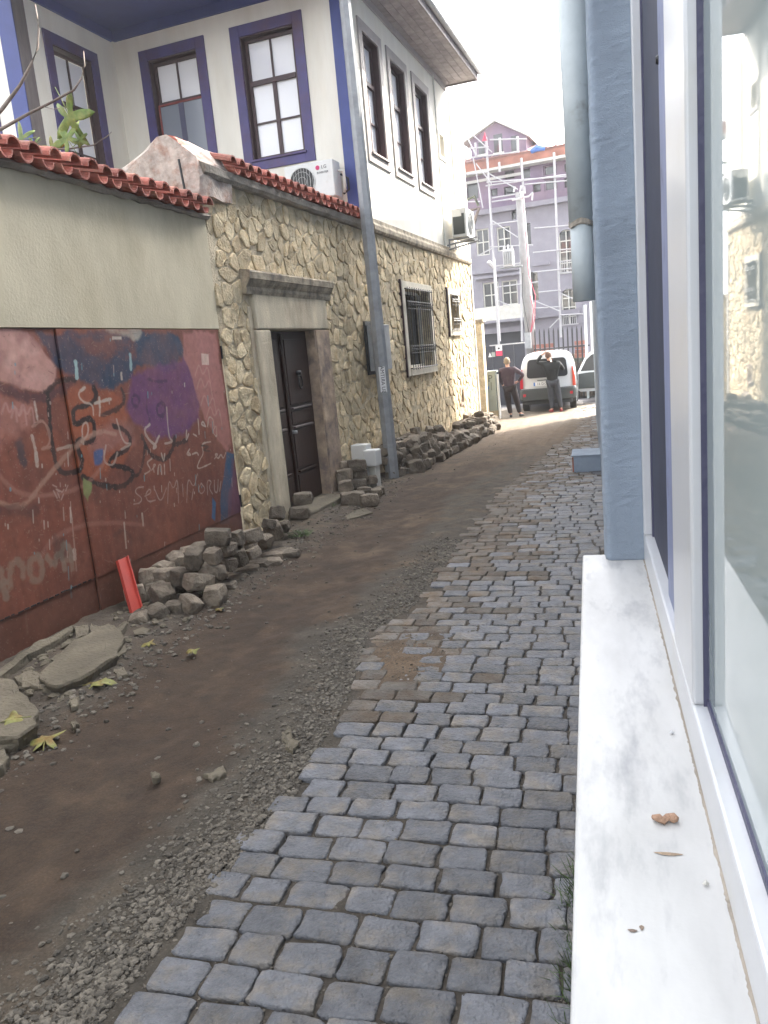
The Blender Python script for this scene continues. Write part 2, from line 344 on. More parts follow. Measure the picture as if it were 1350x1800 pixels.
    line([(440, 868), (520, 905), (620, 925), (695, 890), (705, 830), (640, 812), (572, 805), (590, 760), (680, 720), (690, 650), (640, 605), (600, 600)], 15, bk, .95, 4)
    line([(540, 540), (640, 500), (662, 450), (640, 400)], 14, bk, .8, 5); line([(250, 420), (330, 345), (400, 350)], 14, bk, .8, 5)
    line([(750, 650), (775, 720), (820, 775), (880, 775), (910, 720), (920, 660)], 15, bk, .9, 4); line([(765, 690), (755, 780), (740, 850), (700, 865)], 11, bk, .8, 4)
    line([(920, 700), (985, 670)], 14, bk, .8, 4); line([(110, 690), (135, 790)], 26, (.04, .04, .05), .7, 12)
    for c, r in (((715, 465), 20), ((850, 510), 24)):
        line([(c[0] + r * math.cos(t), c[1] + r * 1.6 * math.sin(t)) for t in np.linspace(0, 6.3, 9)], 10, (.05, .02, .06), .75, 6)
    line([(780, 350), (830, 365), (880, 360)], 10, (.05, .02, .06), .7, 6); line([(780, 420), (770, 500), (790, 570)], 8, (.05, .02, .06), .6, 6)
    tl = dict(a=.85, soft=3, dry=.25)
    line([(450, 395), (408, 425), (440, 475), (490, 480), (495, 540)], 8, wh, **tl); line([(525, 450), (530, 500), (526, 542)], 8, wh, **tl); line([(500, 478), (585, 455)], 8, wh, **tl)
    line([(205, 805), (195, 720), (175, 650)], 11, wh, **tl); line([(178, 600), (230, 560), (268, 620), (272, 700), (215, 722), (275, 705)], 8, (.36, .2, .15), .7, 3)
    line([(190, 470), (205, 560)], 9, wh, **tl); line([(310, 720), (390, 700)], 8, wh, .6)
    line([(440, 690), (430, 600), (460, 570), (470, 640), (430, 680)], 7, wh, .6, 3)
    line([(615, 560), (650, 690), (700, 690), (640, 720)], 7, wh, .6); line([(560, 700), (545, 790), (600, 810), (620, 740)], 7, wh, .5)
    line([(790, 590), (755, 620), (790, 680), (830, 700), (800, 725), (840, 650)], 9, wh, .7); line([(880, 500), (890, 660), (915, 680), (870, 690)], 7, wh, .6)
    line([(-20, 830), (60, 920), (130, 960), (230, 968), (400, 940), (490, 880), (560, 780)], 12, (.36, .17, .13), .5, 6)
    line([(-20, 990), (80, 1030), (150, 1010), (230, 900), (330, 780), (440, 665), (530, 622), (610, 640)], 13, (.42, .25, .18), .6, 6)
    line([(220, 1310), (260, 1220), (360, 1145), (500, 1108), (660, 1108), (760, 1120)], 12, (.3, .13, .1), .6, 6)
    line([(600, 1180), (640, 1140), (690, 1170), (690, 1215)], 12, (.1, .04, .03), .6, 6); line([(-20, 1040), (200, 1040)], 26, (.08, .035, .03), .6, 12)
    # scratched words
    cw = (.4, .3, .26)
    for p in ([(758, 918), (722, 922), (712, 950), (750, 975), (742, 1003), (706, 1010)], [(765, 968), (800, 950), (790, 925), (766, 960), (782, 1000), (820, 988)], [(818, 935), (848, 1006), (878, 925)],
              [(885, 1005), (888, 870), (915, 940), (935, 860), (942, 1003)], [(962, 905), (966, 968)], [(985, 1000), (990, 860), (1022, 930), (1040, 850)], [(1020, 930), (1012, 985)], [(1060, 900), (1045, 930), (1062, 960), (1085, 930), (1062, 900)],
              [(1095, 960), (1090, 880), (1118, 890), (1100, 920), (1120, 955)], [(1130, 885), (1130, 945), (1148, 950), (1150, 880)], [(1158, 940), (1165, 890)]):
        line(p, 4.5, cw, .75, 2.5, .2)
    for p in ([(800, 770), (770, 790), (800, 830), (765, 850)], [(800, 830), (822, 800), (806, 800), (812, 840)], [(832, 850), (835, 800), (850, 800), (852, 850)], [(866, 800), (868, 850)], [(850, 740), (862, 790), (868, 745)],
              [(1085, 600), (1070, 570), (1060, 590), (1085, 600)], [(1095, 600), (1100, 545), (1125, 560), (1128, 600)], [(1135, 600), (1120, 630), (1145, 660), (1140, 600)], [(1045, 560), (1050, 640)], [(985, 620), (980, 680), (995, 640)], [(1020, 640), (1035, 650)],
              [(1130, 770), (1150, 745), (1130, 745), (1150, 775), (1165, 740), (1175, 775), (1190, 740)], [(1110, 680), (1060, 690), (1075, 740), (1050, 780), (1035, 830), (1110, 795)], [(1000, 720), (980, 750), (1010, 750), (990, 735)], [(1015, 745), (1040, 735), (1045, 750)]):
        line(p, 5.5, wh, .8, 2.5, .25)
    line([(1060, 700), (1110, 705), (1060, 725), (1110, 730)], 6, (.05, .03, .02), .8)
    for i in range(9):
        x, y = 280 + rs.rand() * 90, 890 + rs.rand() * 90; line([(x, y), (x + 30 - rs.rand() * 60, y + 8 + rs.rand() * 30)], 4, (.45, .32, .27), .6)
    for x0, y0 in ((1040, 330), (1060, 420), (20, 460), (70, 480), (110, 470), (1030, 260), (1090, 480)):
        line([(x0, y0 + 70), (x0 + 20, y0), (x0 + 40, y0 + 80), (x0 + 65, y0 + 10), (x0 + 80, y0 + 110)], 6, (.5, .28, .24), .5, 5)
    # the faded word along the bottom left
    for p in ([(-20, 1330), (20, 1380), (38, 1500)], [(-10, 1430), (40, 1420)], [(60, 1440), (58, 1340), (95, 1300), (130, 1340), (132, 1390)], [(215, 1290), (170, 1300), (165, 1400), (220, 1420), (235, 1340), (205, 1285)],
              [(262, 1290), (300, 1345), (312, 1270)], [(350, 1350), (330, 1270), (350, 1215), (385, 1260), (388, 1350)], [(335, 1300), (385, 1300)]):
        line(p, 19, (.27, .2, .15), .75, 6, .15)
    poly([(1195, 735), (1235, 740), (1215, 1120), (1165, 1110), (1160, 1000)], (.015, .075, .15), .95, 7, 6); poly([(1120, 975), (1140, 1000), (1135, 1095), (1118, 1080)], (.02, .12, .25), .9, 6, 4)
    poly([(1225, 760), (1255, 900), (1285, 1135), (1200, 1130)], (.13, .05, .1), .8, 16)
    poly([(440, 870), (485, 900), (480, 960), (465, 1000), (440, 960)], (.2, .24, .09), .9, 4, 8); poly([(1060, 215), (1100, 218), (1103, 275), (1065, 275)], (.55, .4, .33), .95, 3, 2)
    poly([(590, 125), (640, 125), (640, 142), (590, 142)], (.6, .55, .45), .8, 3, 2); poly([(300, 1190), (350, 1180), (340, 1290), (300, 1300)], (.04, .045, .04), .5, 14)
    # drips and chips of paint
    for i in range(90):
        x, y = rs.rand() * 1250, 100 + rs.rand() ** .7 * 1250; L = 6 + rs.rand() ** 3 * 70
        line([(x, y), (x + L * .05, y + L)], 2.5 + rs.rand() * 3, [(.5, .45, .38), (.4, .3, .25), (.12, .3, .33)][i % 3], .7, 2)
    for x, y, L, w, c in ((400, 265, 75, 14, (.35, .5, .48)), (685, 225, 70, 12, (.3, .42, .42)), (640, 320, 30, 9, wh), (380, 1030, 70, 8, wh), (655, 1110, 130, 7, wh), (750, 1060, 60, 7, wh), (400, 1255, 45, 12, wh), (385, 1440, 60, 6, (.15, .35, .4)), (390, 1100, 260, 5, (.35, .22, .17)), (148, 1560, 130, 8, (.28, .14, .1))):
        line([(x, y), (x + L * .08, y + L)], w, c, .8, 3)
    # old kick plate: browner below z = .3
    kp = np.clip((.305 + (n3 - .5) * .02 - zz) / .01, 0, 1)[..., None]
    img = img * (1 - kp * .7) + (np.array([.13, .055, .035]) * (.7 + n1[..., None] * .6)) * kp * .7
    for i in range(420):
        x, y = rs.rand() * 1300, 80 + rs.rand() * 1400; a_ = rs.rand() * 6.3; L = 4 + 30 * rs.rand() ** 2
        line([(x, y), (x + L * math.cos(a_), y + L * math.sin(a_))], 1.6, [(.36, .24, .18), (.07, .03, .02)][i % 2], .5, 1.5)
    sp = (rs.rand(GH, GW) > .9975); spk = np.zeros((GH, GW))
    for dy in (-1, 0, 1):
        for dx in (-1, 0, 1): spk = np.maximum(spk, np.roll(np.roll(sp, dy, 0), dx, 1) * (.8 if dx or dy else 1))
    img = img * (1 - .45 * spk[..., None]) + np.array([.3, .2, .15]) * .45 * spk[..., None]
    fade = np.clip(vnoise(GH, GW, 90, 5, 21) * 2.2 - 1.0, 0, 1)[..., None] * .4; img = img * (1 - fade) + np.array([.27, .11, .07]) * fade
    # rusty worn edge above the ground and the band of grime
    gr = np.clip((.75 - zz) / .8, 0, 1)[..., None] * np.clip(n1[..., None] * 1.3, 0, 1); img = img * (1 - gr * .55) + np.array([.06, .03, .022]) * gr * .55
    img *= (.8 + n3[..., None] * .4)
    im = bpy.data.images.new('gate_paint', GW, GH, float_buffer=True)
    px = np.ones((GH, GW, 4), np.float32); px[..., :3] = np.clip(img, 0.003, .8); im.pixels.foreach_set(px.ravel()); im.update(); im.pack()
    m = bpy.data.materials.new('graffiti_on_rusty_steel'); m.use_nodes = True; t = m.node_tree; b = t.nodes['Principled BSDF']
    uv = N(t, 'ShaderNodeUVMap', uv_map='uv'); ti = N(t, 'ShaderNodeTexImage', image=im); t.links.new(uv.outputs[0], ti.inputs[0]); t.links.new(ti.outputs[0], b.inputs['Base Color'])
    nn = N(t, 'ShaderNodeTexNoise'); nn.inputs['Scale'].default_value = 7; nn.inputs['Detail'].default_value = 6; tc = N(t, 'ShaderNodeTexCoord'); t.links.new(tc.outputs['Object'], nn.inputs[0])
    bp = N(t, 'ShaderNodeBump'); bp.inputs['Strength'].default_value = .25; bp.inputs['Distance'].default_value = .02; t.links.new(nn.outputs[0], bp.inputs['Height']); t.links.new(bp.outputs[0], b.inputs['Normal'])
    b.inputs['Roughness'].default_value = .55
    return m
M['gate'] = paint_gate()
def gate_uv(o):
    me = o.data; uv = me.uv_layers.new(name='uv'); org = ORG[o.name]
    for l in me.loops:
        v = me.vertices[l.vertex_index].co; p = np.array([v.x + org[0], v.y + org[1]]); s = (p - GF.o) @ GF.u; z = v.z + org[2]
        uv.data[l.index].uv = ((s - GS0) * GRES / GW, (z - GZ0) * GRES / GH)
# ------------------------------------------------------------------ ground
def wallx(y): return K[0] + (uG[0] / uG[1]) * (y - K[1]) if y < K[1] else K[0] + .085 * (y - K[1])
def fbm(x, y, s, o=3): return noise.fractal(Vector((x * s, y * s, 3.7)), 1.0, 2.0, o)
EDGE = [(0, -1.62), (1.7, -1.56), (2.2, -1.5), (3, -1.42), (4, -1.47), (5.1, -1.64), (5.6, -1.45), (7.6, -1.38), (10.5, -1.4), (12, -1.2), (15, -.87), (18, -.5), (20.6, -.3), (60, -.3)]
def edge_x(y):
    for (a, b), (c, d) in zip(EDGE, EDGE[1:]):
        if a <= y <= c: return b + (d - b) * (y - a) / (c - a)
    return EDGE[0][1]
def sm(a, b, x):
    t = min(1, max(0, (x - a) / (b - a))); return t * t * (3 - 2 * t)
def dirt_cover(x, y):                      # soil washed over the paving
    d = max(0, 1 - math.hypot((x + 1.25) / .5, (y - 4.6) / .8)) + .6 * max(0, 1 - math.hypot((x + 1.0) / .4, (y - 11.) / 3))
    return d
def ground_h(x, y):
    e = edge_x(y); h = gslope(y)
    if x > e:                                # bed under the setts
        t = sm(0, .12, x - e); h += -.014 * t + .021 * dirt_cover(x, y) * t + .008 * fbm(x, y, 9)
    if x < e: h += .012 * noise.noise(Vector((x * 7, y * .9, 8))) + .006 * abs(noise.noise(Vector((x * 12, y * 5, 2))))
    h += .016 * fbm(x, y, 1.3) * (1 - .7 * sm(0, .2, x - e)) + .006 * fbm(x, y, 7)
    if x < e:
        tr = math.exp(-((x + 2.45) / .42) ** 2); h += -.035 * tr * (1 - sm(9, 14, y))
        h += .012 * math.exp(-((x - e + .22) / .15) ** 2)
        lf = sm(-2.95, -3.5, x); h += lf * (.05 + .03 * fbm(x, y, 2.3)) * (1 - sm(19, 22, y))
        h += .009 * fbm(x, y, 16) * (.25 + .75 * max(lf, math.exp(-((x - e + .25) / .3) ** 2)))
    return h
def axis(pts):
    out = []
    for a, b, st in pts: out += list(np.arange(a, b, st))
    return out + [pts[-1][1]]
xs = axis([(-60, -10, 5), (-10, -4.3, .6), (-4.3, -3.9, .06), (-3.9, .1, .028), (.1, 2, .4), (2, 60, 6)])
ys = axis([(-30, 0, 3), (0, 1, .2), (1, 7, .028), (7, 12, .06), (12, 30, .25), (30, 60, 2), (60, 400, 20)])
gv = []; gc = []
def mixc(a, b, t): return tuple(a[i] * (1 - t) + b[i] * t for i in range(3))
for y in ys:
    for x in xs:
        gv.append((x, y, ground_h(x, y) if -4.5 < x < .4 and y < 40 else gslope(min(max(y, -5), 60)) - .03))
        e = edge_x(y); dark = (.05, .031, .018); grav = (.07, .058, .043); dust = (.13, .088, .053); tan = (.11, .084, .054)
        n = fbm(x, y, 2.2) * .5 + .25 * fbm(x, y, 9)
        c = grav
        if x < e + .1:
            wtr = sm(e - .38 + n * .3, e - .62 + n * .3, x) * sm(-3.25 + n * .3, -2.95 + n * .3, x)
            c = mixc(mixc(grav, (.07, .055, .04), sm(-2.9, -3.2, x)), dark, wtr)
            c = mixc(c, dust, .75 * sm(-.1, .5, n) * sm(3, 8, y)); c = mixc(c, dust, .25 * sm(.15, .5, fbm(x, y, 5)))
        else: c = mixc((.06, .049, .037), dust, min(1, dirt_cover(x, y) * 1.4 + .25 * sm(9, 14, y)))
        c = mixc(c, mixc(dust, tan, sm(17, 22, y)), sm(11, 19, y + n * 3)); c = mixc(c, (.07, .068, .072), sm(25.5, 27.5, y + n))
        gc.append((*c, 1))
nx = len(xs); gf = [(j * nx + i, j * nx + i + 1, (j + 1) * nx + i + 1, (j + 1) * nx + i) for j in range(len(ys) - 1) for i in range(nx - 1)]
gm = bpy.data.meshes.new('ground'); gm.from_pydata(gv, [], gf); gm.polygons.foreach_set('use_smooth', [True] * len(gf))
ca = gm.color_attributes.new('soil', 'FLOAT_COLOR', 'POINT'); ca.data.foreach_set('color', np.array(gc, np.float32).ravel())
gmat = bpy.data.materials.new('trodden_earth'); gmat.use_nodes = True; t = gmat.node_tree; b = t.nodes['Principled BSDF']
at = N(t, 'ShaderNodeAttribute', attribute_name='soil'); tc = N(t, 'ShaderNodeTexCoord')
n1 = N(t, 'ShaderNodeTexNoise'); n1.inputs['Scale'].default_value = 5; n1.inputs['Detail'].default_value = 10; n1.inputs['Roughness'].default_value = .7; t.links.new(tc.outputs['Object'], n1.inputs[0])
n2 = N(t, 'ShaderNodeTexVoronoi'); n2.inputs['Scale'].default_value = 75; t.links.new(tc.outputs['Object'], n2.inputs[0])
mr = N(t, 'ShaderNodeMapRange'); mr.inputs[1].default_value = .3; mr.inputs[2].default_value = .7; mr.inputs[3].default_value = .62; mr.inputs[4].default_value = 1.4; t.links.new(n1.outputs[0], mr.inputs[0])
m2 = N(t, 'ShaderNodeMapRange'); m2.inputs[3].default_value = 1.25; m2.inputs[4].default_value = .85; m2.inputs[2].default_value = .6; t.links.new(n2.outputs['Distance'], m2.inputs[0])
mu = N(t, 'ShaderNodeMath', operation='MULTIPLY'); t.links.new(mr.outputs[0], mu.inputs[0]); t.links.new(m2.outputs[0], mu.inputs[1])
vm = N(t, 'ShaderNodeVectorMath', operation='SCALE'); t.links.new(at.outputs['Color'], vm.inputs[0]); t.links.new(mu.outputs[0], vm.inputs['Scale']); t.links.new(vm.outputs[0], b.inputs['Base Color'])
n3 = N(t, 'ShaderNodeTexNoise'); n3.inputs['Scale'].default_value = 45; n3.inputs['Detail'].default_value = 8; n3.inputs['Roughness'].default_value = .7; t.links.new(tc.outputs['Object'], n3.inputs[0])
bp = N(t, 'ShaderNodeBump'); bp.inputs['Strength'].default_value = .8; bp.inputs['Distance'].default_value = .02; t.links.new(n3.outputs[0], bp.inputs['Height']); t.links.new(bp.outputs[0], b.inputs['Normal'])
b.inputs['Roughness'].default_value = .9
gm.materials.append(gmat); go = bpy.data.objects.new('ground', gm); C.objects.link(go); tag(go, kind='structure')
# ------------------------------------------------------------------ stones of every sort
def rock_ring(cx, cy, w, d, n, j, r):
    """irregular rounded-rectangle outline"""
    P = []; m = n // 4; ts = [-.43, -.16, .16, .43] if m == 4 else [-.42, .0, .42]
    cut = [r.uniform(.0, .1) for _ in range(4)]
    for sd_ in range(4):
        for q, t_ in enumerate(ts):
            if q == 0: t_ = -.5 + .04 + cut[sd_] * .6
            if q == m - 1: t_ = .5 - .04 - cut[(sd_ + 1) % 4] * .6
            o_ = .5 * (1 + j * (r.random() - .5))
            if sd_ == 0: x, y = t_, -o_
            elif sd_ == 1: x, y = o_, t_
            elif sd_ == 2: x, y = -t_, o_
            else: x, y = -o_, -t_
            P.append((x * w, y * d))
    return P
def sett_mesh(w, d, h, r, n=12):
    P = rock_ring(0, 0, w, d, n, .12, r); V = []; F = []
    lev = [(1.0, -h), (1.0, -.007), (.978, -.0018), (.88, .0005), (.5, .0012)]
    tx, ty = (r.random() - .5) * .05, (r.random() - .5) * .05
    for li, (s, z) in enumerate(lev):
        for (x, y) in P:
            V.append((x * s, y * s, z + (x * tx + y * ty if li else 0) + (0 if li == 0 else (r.random() - .5) * .0036)))
    V.append((0, 0, .001))
    for i in range(len(lev) - 1):
        for k in range(n): F.append((i * n + k, i * n + (k + 1) % n, (i + 1) * n + (k + 1) % n, (i + 1) * n + k))
    for k in range(n): F.append(((len(lev) - 1) * n + k, (len(lev) - 1) * n + (k + 1) % n, len(V) - 1))
    return V, F
setts = []
y = .75; row = 0
r5 = random.Random(11)
while y < 27:
    d = .123 + r5.random() * .02; x = .13 + r5.random() * .1; e = edge_x(y)
    while x > e - .12:
        w = .152 + r5.random() * .075; xc = x - w / 2
        if xc - w / 2 > e - .05 + (r5.random() - .5) * .2 and xc < .13 and r5.random() > -1:
            bury = 0
            if dirt_cover(xc, y) > .25: bury = .003
            setts.append((xc, y + d / 2 + .02 * fbm(xc, y, .8) + (r5.random() - .5) * .012, w, d, row, bury))
        x -= w + .008 + r5.random() * .008
    y += d + .0085; row += 1
pav = thing('cobbled_pavement', (-.7, 4, -.04), 'old pavement of grey granite setts in uneven rows beside the dirt track', 'pavement')
del pav['label'], pav['category']; pav['kind'] = 'structure'
cnt = 0; far = MB(); far2 = MB()
for (xc, yc, w, d, row, bury) in setts:
    r6 = random.Random(int(xc * 9999) ^ int(yc * 7777)); nv = 16 if yc < 7 else 12
    V, F = sett_mesh(w, d, .06, r6, nv); z = gslope(yc) + .012 * fbm(xc, yc, 1.0) + (r6.random() - .5) * .007 - bury; a = (r6.random() - .5) * .09
    V = [(xc + x * math.cos(a) - yy * math.sin(a), yc + x * math.sin(a) + yy * math.cos(a), z + zz) for x, yy, zz in V]
    soiled = r6.random() < (.85 - (xc - edge_x(yc)) * .9) * sm(3.2, 4.6, yc) + .3 * sm(5, 8, yc)
    if cnt < 300 and yc > .9: MB().add(V, F).build('sett', M['sett_soiled' if soiled else 'sett'], pav, smooth=True); cnt += 1
    elif soiled: far2.add(V, F)
    else: far.add(V, F)
far.build('far_setts', M['sett'], pav, smooth=True, kind='stuff'); far2.build('far_setts', M['sett_soiled'], pav, smooth=True, kind='stuff')
# gravel, crumbs in joints
def pebbles(name, n, place, s0, s1, mat, flat=.6, kind='stuff'):
    V = []; F = []; ico = []
    ph = (1 + 5 ** .5) / 2
    base = [Vector(p).normalized() for p in ((-1, ph, 0), (1, ph, 0), (-1, -ph, 0), (1, -ph, 0), (0, -1, ph), (0, 1, ph), (0, -1, -ph), (0, 1, -ph), (ph, 0, -1), (ph, 0, 1), (-ph, 0, -1), (-ph, 0, 1))]
    fi = [(0, 11, 5), (0, 5, 1), (0, 1, 7), (0, 7, 10), (0, 10, 11), (1, 5, 9), (5, 11, 4), (11, 10, 2), (10, 7, 6), (7, 1, 8), (3, 9, 4), (3, 4, 2), (3, 2, 6), (3, 6, 8), (3, 8, 9), (4, 9, 5), (2, 4, 11), (6, 2, 10), (8, 6, 7), (9, 8, 1)]
    r = random.Random(n)
    for i in range(n):
        q = place(r)
        if q is None: continue
        x, y_ = q; s = s0 + (s1 - s0) * r.random() ** 3; k = len(V); a = r.random() * 6.28; sx = s * (.7 + .8 * r.random()); sy = s * (.6 + .5 * r.random()); sz = s * flat * (.6 + .6 * r.random())
        z = ground_h(x, y_) + sz * .35; ca_, sa_ = math.cos(a), math.sin(a)
        for b_2 in base:
            jx = .75 + r.random() * .5; X, Y = b_2.x * sx * jx, b_2.y * sy * jx
            V.append((x + X * ca_ - Y * sa_, y_ + X * sa_ + Y * ca_, z + b_2.z * sz * jx))
        F += [(a_ + k, b2 + k, c2 + k) for a_, b2, c2 in fi]
    me = bpy.data.meshes.new(name); me.from_pydata(V, [], F); me.materials.append(mat); o = bpy.data.objects.new(name, me); C.objects.link(o); tag(o, kind=kind); return o
def p1(r):
    y = 1.4 + 6.6 * r.random() ** 1.7; e = edge_x(y); x = e + .03 - abs(r.gauss(0, .18)) ; return (x, y) if x > -2.35 else None
o = pebbles('gravel', 16000, p1, .003, .0155, M['pebble']); tag(o, 'loose grey gravel strewn between the setts and the dirt track', 'gravel')
def p2(r):
    y = 1.5 + 18 * r.random() ** 1.6; return (-3.02 - abs(r.gauss(0, .3)) + .3 * r.random() ** 2, y) if r.random() < .94 else (-3 + r.random() * 1.3, y)
o = pebbles('rubble_crumbs', 6500, p2, .003, .024, M['pebble']); tag(o, 'small brown rubble and crumbs along the foot of the left walls', 'rubble')
def p4(r):
    y = 2.6 + 3.6 * r.random(); return (wallx(y) + .12 + .75 * r.random() ** 1.5, y)
o = pebbles('broken_masonry', 260, p4, .015, .055, M['slab'], .5); tag(o, 'broken bits of concrete and masonry between the slabs below the gate', 'rubble')
def p3(r):
    x = -1.6 + 1.65 * r.random(); y = 1.1 + 4.5 * r.random() ** 1.4; return (x, y) if x > edge_x(y) else None
o = pebbles('joint_grit', 9000, p3, .003, .0085, M['pebble'], .7); tag(o, 'fine grit lying in the joints between the grey setts', 'grit')
VAR = []
def block_mesh(seed, w, d, h, jit=.16):
    r = random.Random(seed); bm = bmesh.new(); bmesh.ops.create_cube(bm, size=1)
    bmesh.ops.subdivide_edges(bm, edges=bm.edges[:], cuts=1, use_grid_fill=True)
    for v in bm.verts:
        c = v.co; nn_ = sum(abs(x) > .4 for x in c); f = {3: .86, 2: .97, 1: 1.03, 0: 1}[nn_]
        v.co = Vector((c.x * w * f, c.y * d * f, c.z * h * f)) + Vector([(r.random() - .5) * jit * min(w, d, h) for _ in range(3)])
    me = bpy.data.meshes.new('paving_stone'); bm.to_mesh(me); bm.free(); me.polygons.foreach_set('use_smooth', [False] * len(me.polygons))
    return me
BLK = [block_mesh(i, .19 + .03 * (i % 3), .155 + .02 * (i % 2), .14 + .015 * (i % 4)) for i in range(9)]
for me in BLK: me.materials.append(M['sett_dusty'])
def stone(p, label, group=None, sc=1., tilt=.35, yaw=None, flat=False, mesh=None, name='paving_stone', cat='paving stone', bev=.007):
    me = mesh or BLK[rnd.randrange(9)]
    o = bpy.data.objects.new(name, me); C.objects.link(o); o.location = p; o.scale = (sc,) * 3 if not flat else (sc, sc, sc * .45)
    o.rotation_euler = ((rnd.random() - .5) * tilt, (rnd.random() - .5) * tilt, rnd.random() * 3.1 if yaw is None else yaw)
    if bev: bb = o.modifiers.new('bevel', 'BEVEL'); bb.width = bev; bb.segments = 1
    tag(o, label, cat, group); return o
# heap by the gate (px in a 2.25x crop), with the level of each stone
cr = lambda x, y, h: ground_px(x / 2.25 + 200, y / 2.25 + 750, h)
A_ = [(195, 668, .09, 1.25), (103, 765, .05, 1), (178, 745, .05, 1.05), (240, 728, .05, 1), (303, 705, .08, 1.1), (402, 668, .09, 1.2), (278, 592, .21, 1.05), (201, 592, .2, 1.05), (336, 612, .2, 1.15), (322, 518, .36, 1.2), (392, 572, .23, 1.),
      (393, 512, .38, .9), (446, 543, .22, .95), (446, 484, .36, .95), (412, 434, .5, 1.1), (496, 513, .23, .95), (484, 442, .4, .95), (548, 500, .2, .9), (546, 432, .34, .95), (600, 455, .2, .95), (630, 412, .22, 1.25), (646, 342, .34, 1.05),
      (679, 395, .16, .8), (614, 385, .33, .8), (340, 570, .2, .9)]
LABS = {14: 'rough grey paving stone on the very top of the heap against the rusty gate', 9: 'dark squarish paving stone on top of the near end of the gate heap', 0: 'large flat-topped paving stone at the near foot of the gate heap beside the red channel', 7: 'paving stone standing upright against the gate next to the red channel',
        5: 'pale topped paving stone at the street side foot of the gate heap', 6: 'pale cube-like paving stone lying beside the upright one at the gate', 20: 'biggest paving stone between the gate heap and the door step', 21: 'dark paving stone below the two stones stacked at the door jamb'}
for i, (x, yv, h, s) in enumerate(A_):
    p = cr(x, yv, h); p[0] = max(p[0], wallx(p[1]) + .13)
    lb = LABS.get(i); stone(p, lb or 'grey paving stone, %s %s of the heap against the rusty gate' % ('lowest' if h < .15 else 'middle' if h < .3 else 'upper', 'layer, near half' if x < 450 else 'layer, far half'), None if lb else 'paving stones heaped against the gate', s * (.78 + .16 * rnd.random()), .7)
for i in range(16):                        # stones hidden under the heap carry it
    yv = 5.75 + i * .115; stone((wallx(yv) + .12 + (i % 2) * .17, yv, .04 + (.1 if 5.9 < yv < 7.1 and i % 2 == 0 else 0)), 'grey paving stone at the very back of the heap, touching the rusty gate', 'paving stones heaped against the gate', .95)
for k, (x, yv) in enumerate([(712, 340), (705, 285)]):
    p = cr(x, yv, .14 + .15 * k); p[0] = max(p[0], -3.62)
    stone(p, ['lower of two paving stones stacked against the left door jamb', 'upper of two paving stones stacked against the left door jamb'][k], None, 1.05, .1, .3)
for ki, (x, yv) in enumerate([(442, 636), (480, 603), (528, 568), (570, 550), (612, 536), (632, 514), (662, 500), (690, 508)]):
    p = cr(x, yv, .02); stone(p, 'flat pale kerb stone, %s in the row before the gate heap' % ['first', 'second', 'third', 'fourth', 'fifth', 'sixth', 'seventh', 'eighth'][ki], 'kerb stones laid in a row before the heap', 1.1, .06, .15 + rnd.random() * .2, flat=True, name='kerb_stone', cat='kerb stone')
# stack beside the white meter cabinet, drawn in a 4.22x crop at (560,730)
c2 = lambda x, y, h: ground_px(x / 4.219 + 560, y / 4.219 + 730, h)
B_ = [(192, 450, .33, 1.2, 'cube-shaped paving stone left of the cabinet, upper left of its stack'), (283, 375, .45, 1.2, 'topmost paving stone of the stack leaning on the white meter cabinet'), (305, 440, .31, 1.1, None), (200, 535, .18, 1.2, None), (300, 510, .19, 1.15, None), (380, 480, .19, 1., None),
      (190, 372, .46, 1., None), (165, 605, .06, 1.1, None), (255, 622, .08, 1.55, 'long dark paving stone at the street foot of the stack by the white cabinet'), (375, 630, .07, 1.1, 'small dark cube stone at the right foot of the stack by the white cabinet'), (340, 568, .1, .9, None), (420, 575, .06, .9, None),
      (450, 560, .05, .8, None), (225, 580, .06, 1.1, None), (330, 590, .06, 1.1, None)]
for x, yv, h, s, lb in B_:
    p = c2(x, yv, h); p[0] = max(p[0], wallx(p[1]) + .14)
    stone(p, lb or 'grey paving stone in the %s of the stack between door frame and white cabinet' % ('foot' if h < .15 else 'middle' if h < .3 else 'top'), None if lb else 'paving stones stacked by the white cabinet', s * .92, .12, .2 + rnd.random() * .3)
# long pile behind and beyond the pole
def pile(y0, y1, topf, label, group, dep=.4, st=.19):
    yv = y0
    while yv < y1:
        wx = wallx(yv); top = topf(yv) + rnd.uniform(-.06, .06); lv = 0
        while lv * .13 < top:
            frac = 1 - .8 * lv * .13 / max(.3, top + .1); front = wx + .16 + dep * frac
            for x in (front, front - .21):
                if x < wx + .1 or (x < front and (lv + 1) * .13 < top - .1): continue
                stone((x + rnd.uniform(-.05, .05), yv + rnd.uniform(-.06, .06), gslope(yv) + .08 + lv * .13 + rnd.uniform(-.015, .015)), 'grey paving stone, %s row, %s %s' % (['bottom', 'second', 'third', 'top', 'top', 'top'][lv], ['near third of', 'middle of', 'far third of'][min(2, int(3 * (yv - y0) / (y1 - y0)))], label), group, .88 + rnd.random() * .32, .9)
            lv += 1
        yv += st
pile(12.35, 13.2, lambda q: .42, 'the pile behind the steel pole', 'paving stones piled at the pole', .15)
pile(13.3, 16.6, lambda q: .5 - .1 * (q - 13.3) + .08 * math.sin(q * 5), 'the long pile under the barred window', 'paving stones piled under the barred window', .42, .2)
pile(16.7, 19.9, lambda q: .14 + .12 * (q - 16.6) if q < 19 else .32, 'the far pile near the house corner', 'paving stones piled by the house corner', .42, .21)
stone(c2(715, 392, .07), 'single dark oblong block lying on the dirt just beyond the pole', None, 1.5, .1, .5)
stone(c2(935, 262, .07), 'pointed rock slab at the near edge of the long stone pile', None, 1.3, .5)
stone(c2(625, 415, .05), 'small block on the dirt touching the foot of the steel pole', None, .9)
stone(c2(1125, 185, .05), 'flat brown block lying alone on the dirt beyond the long pile', None, 1.1, .1, flat=True)
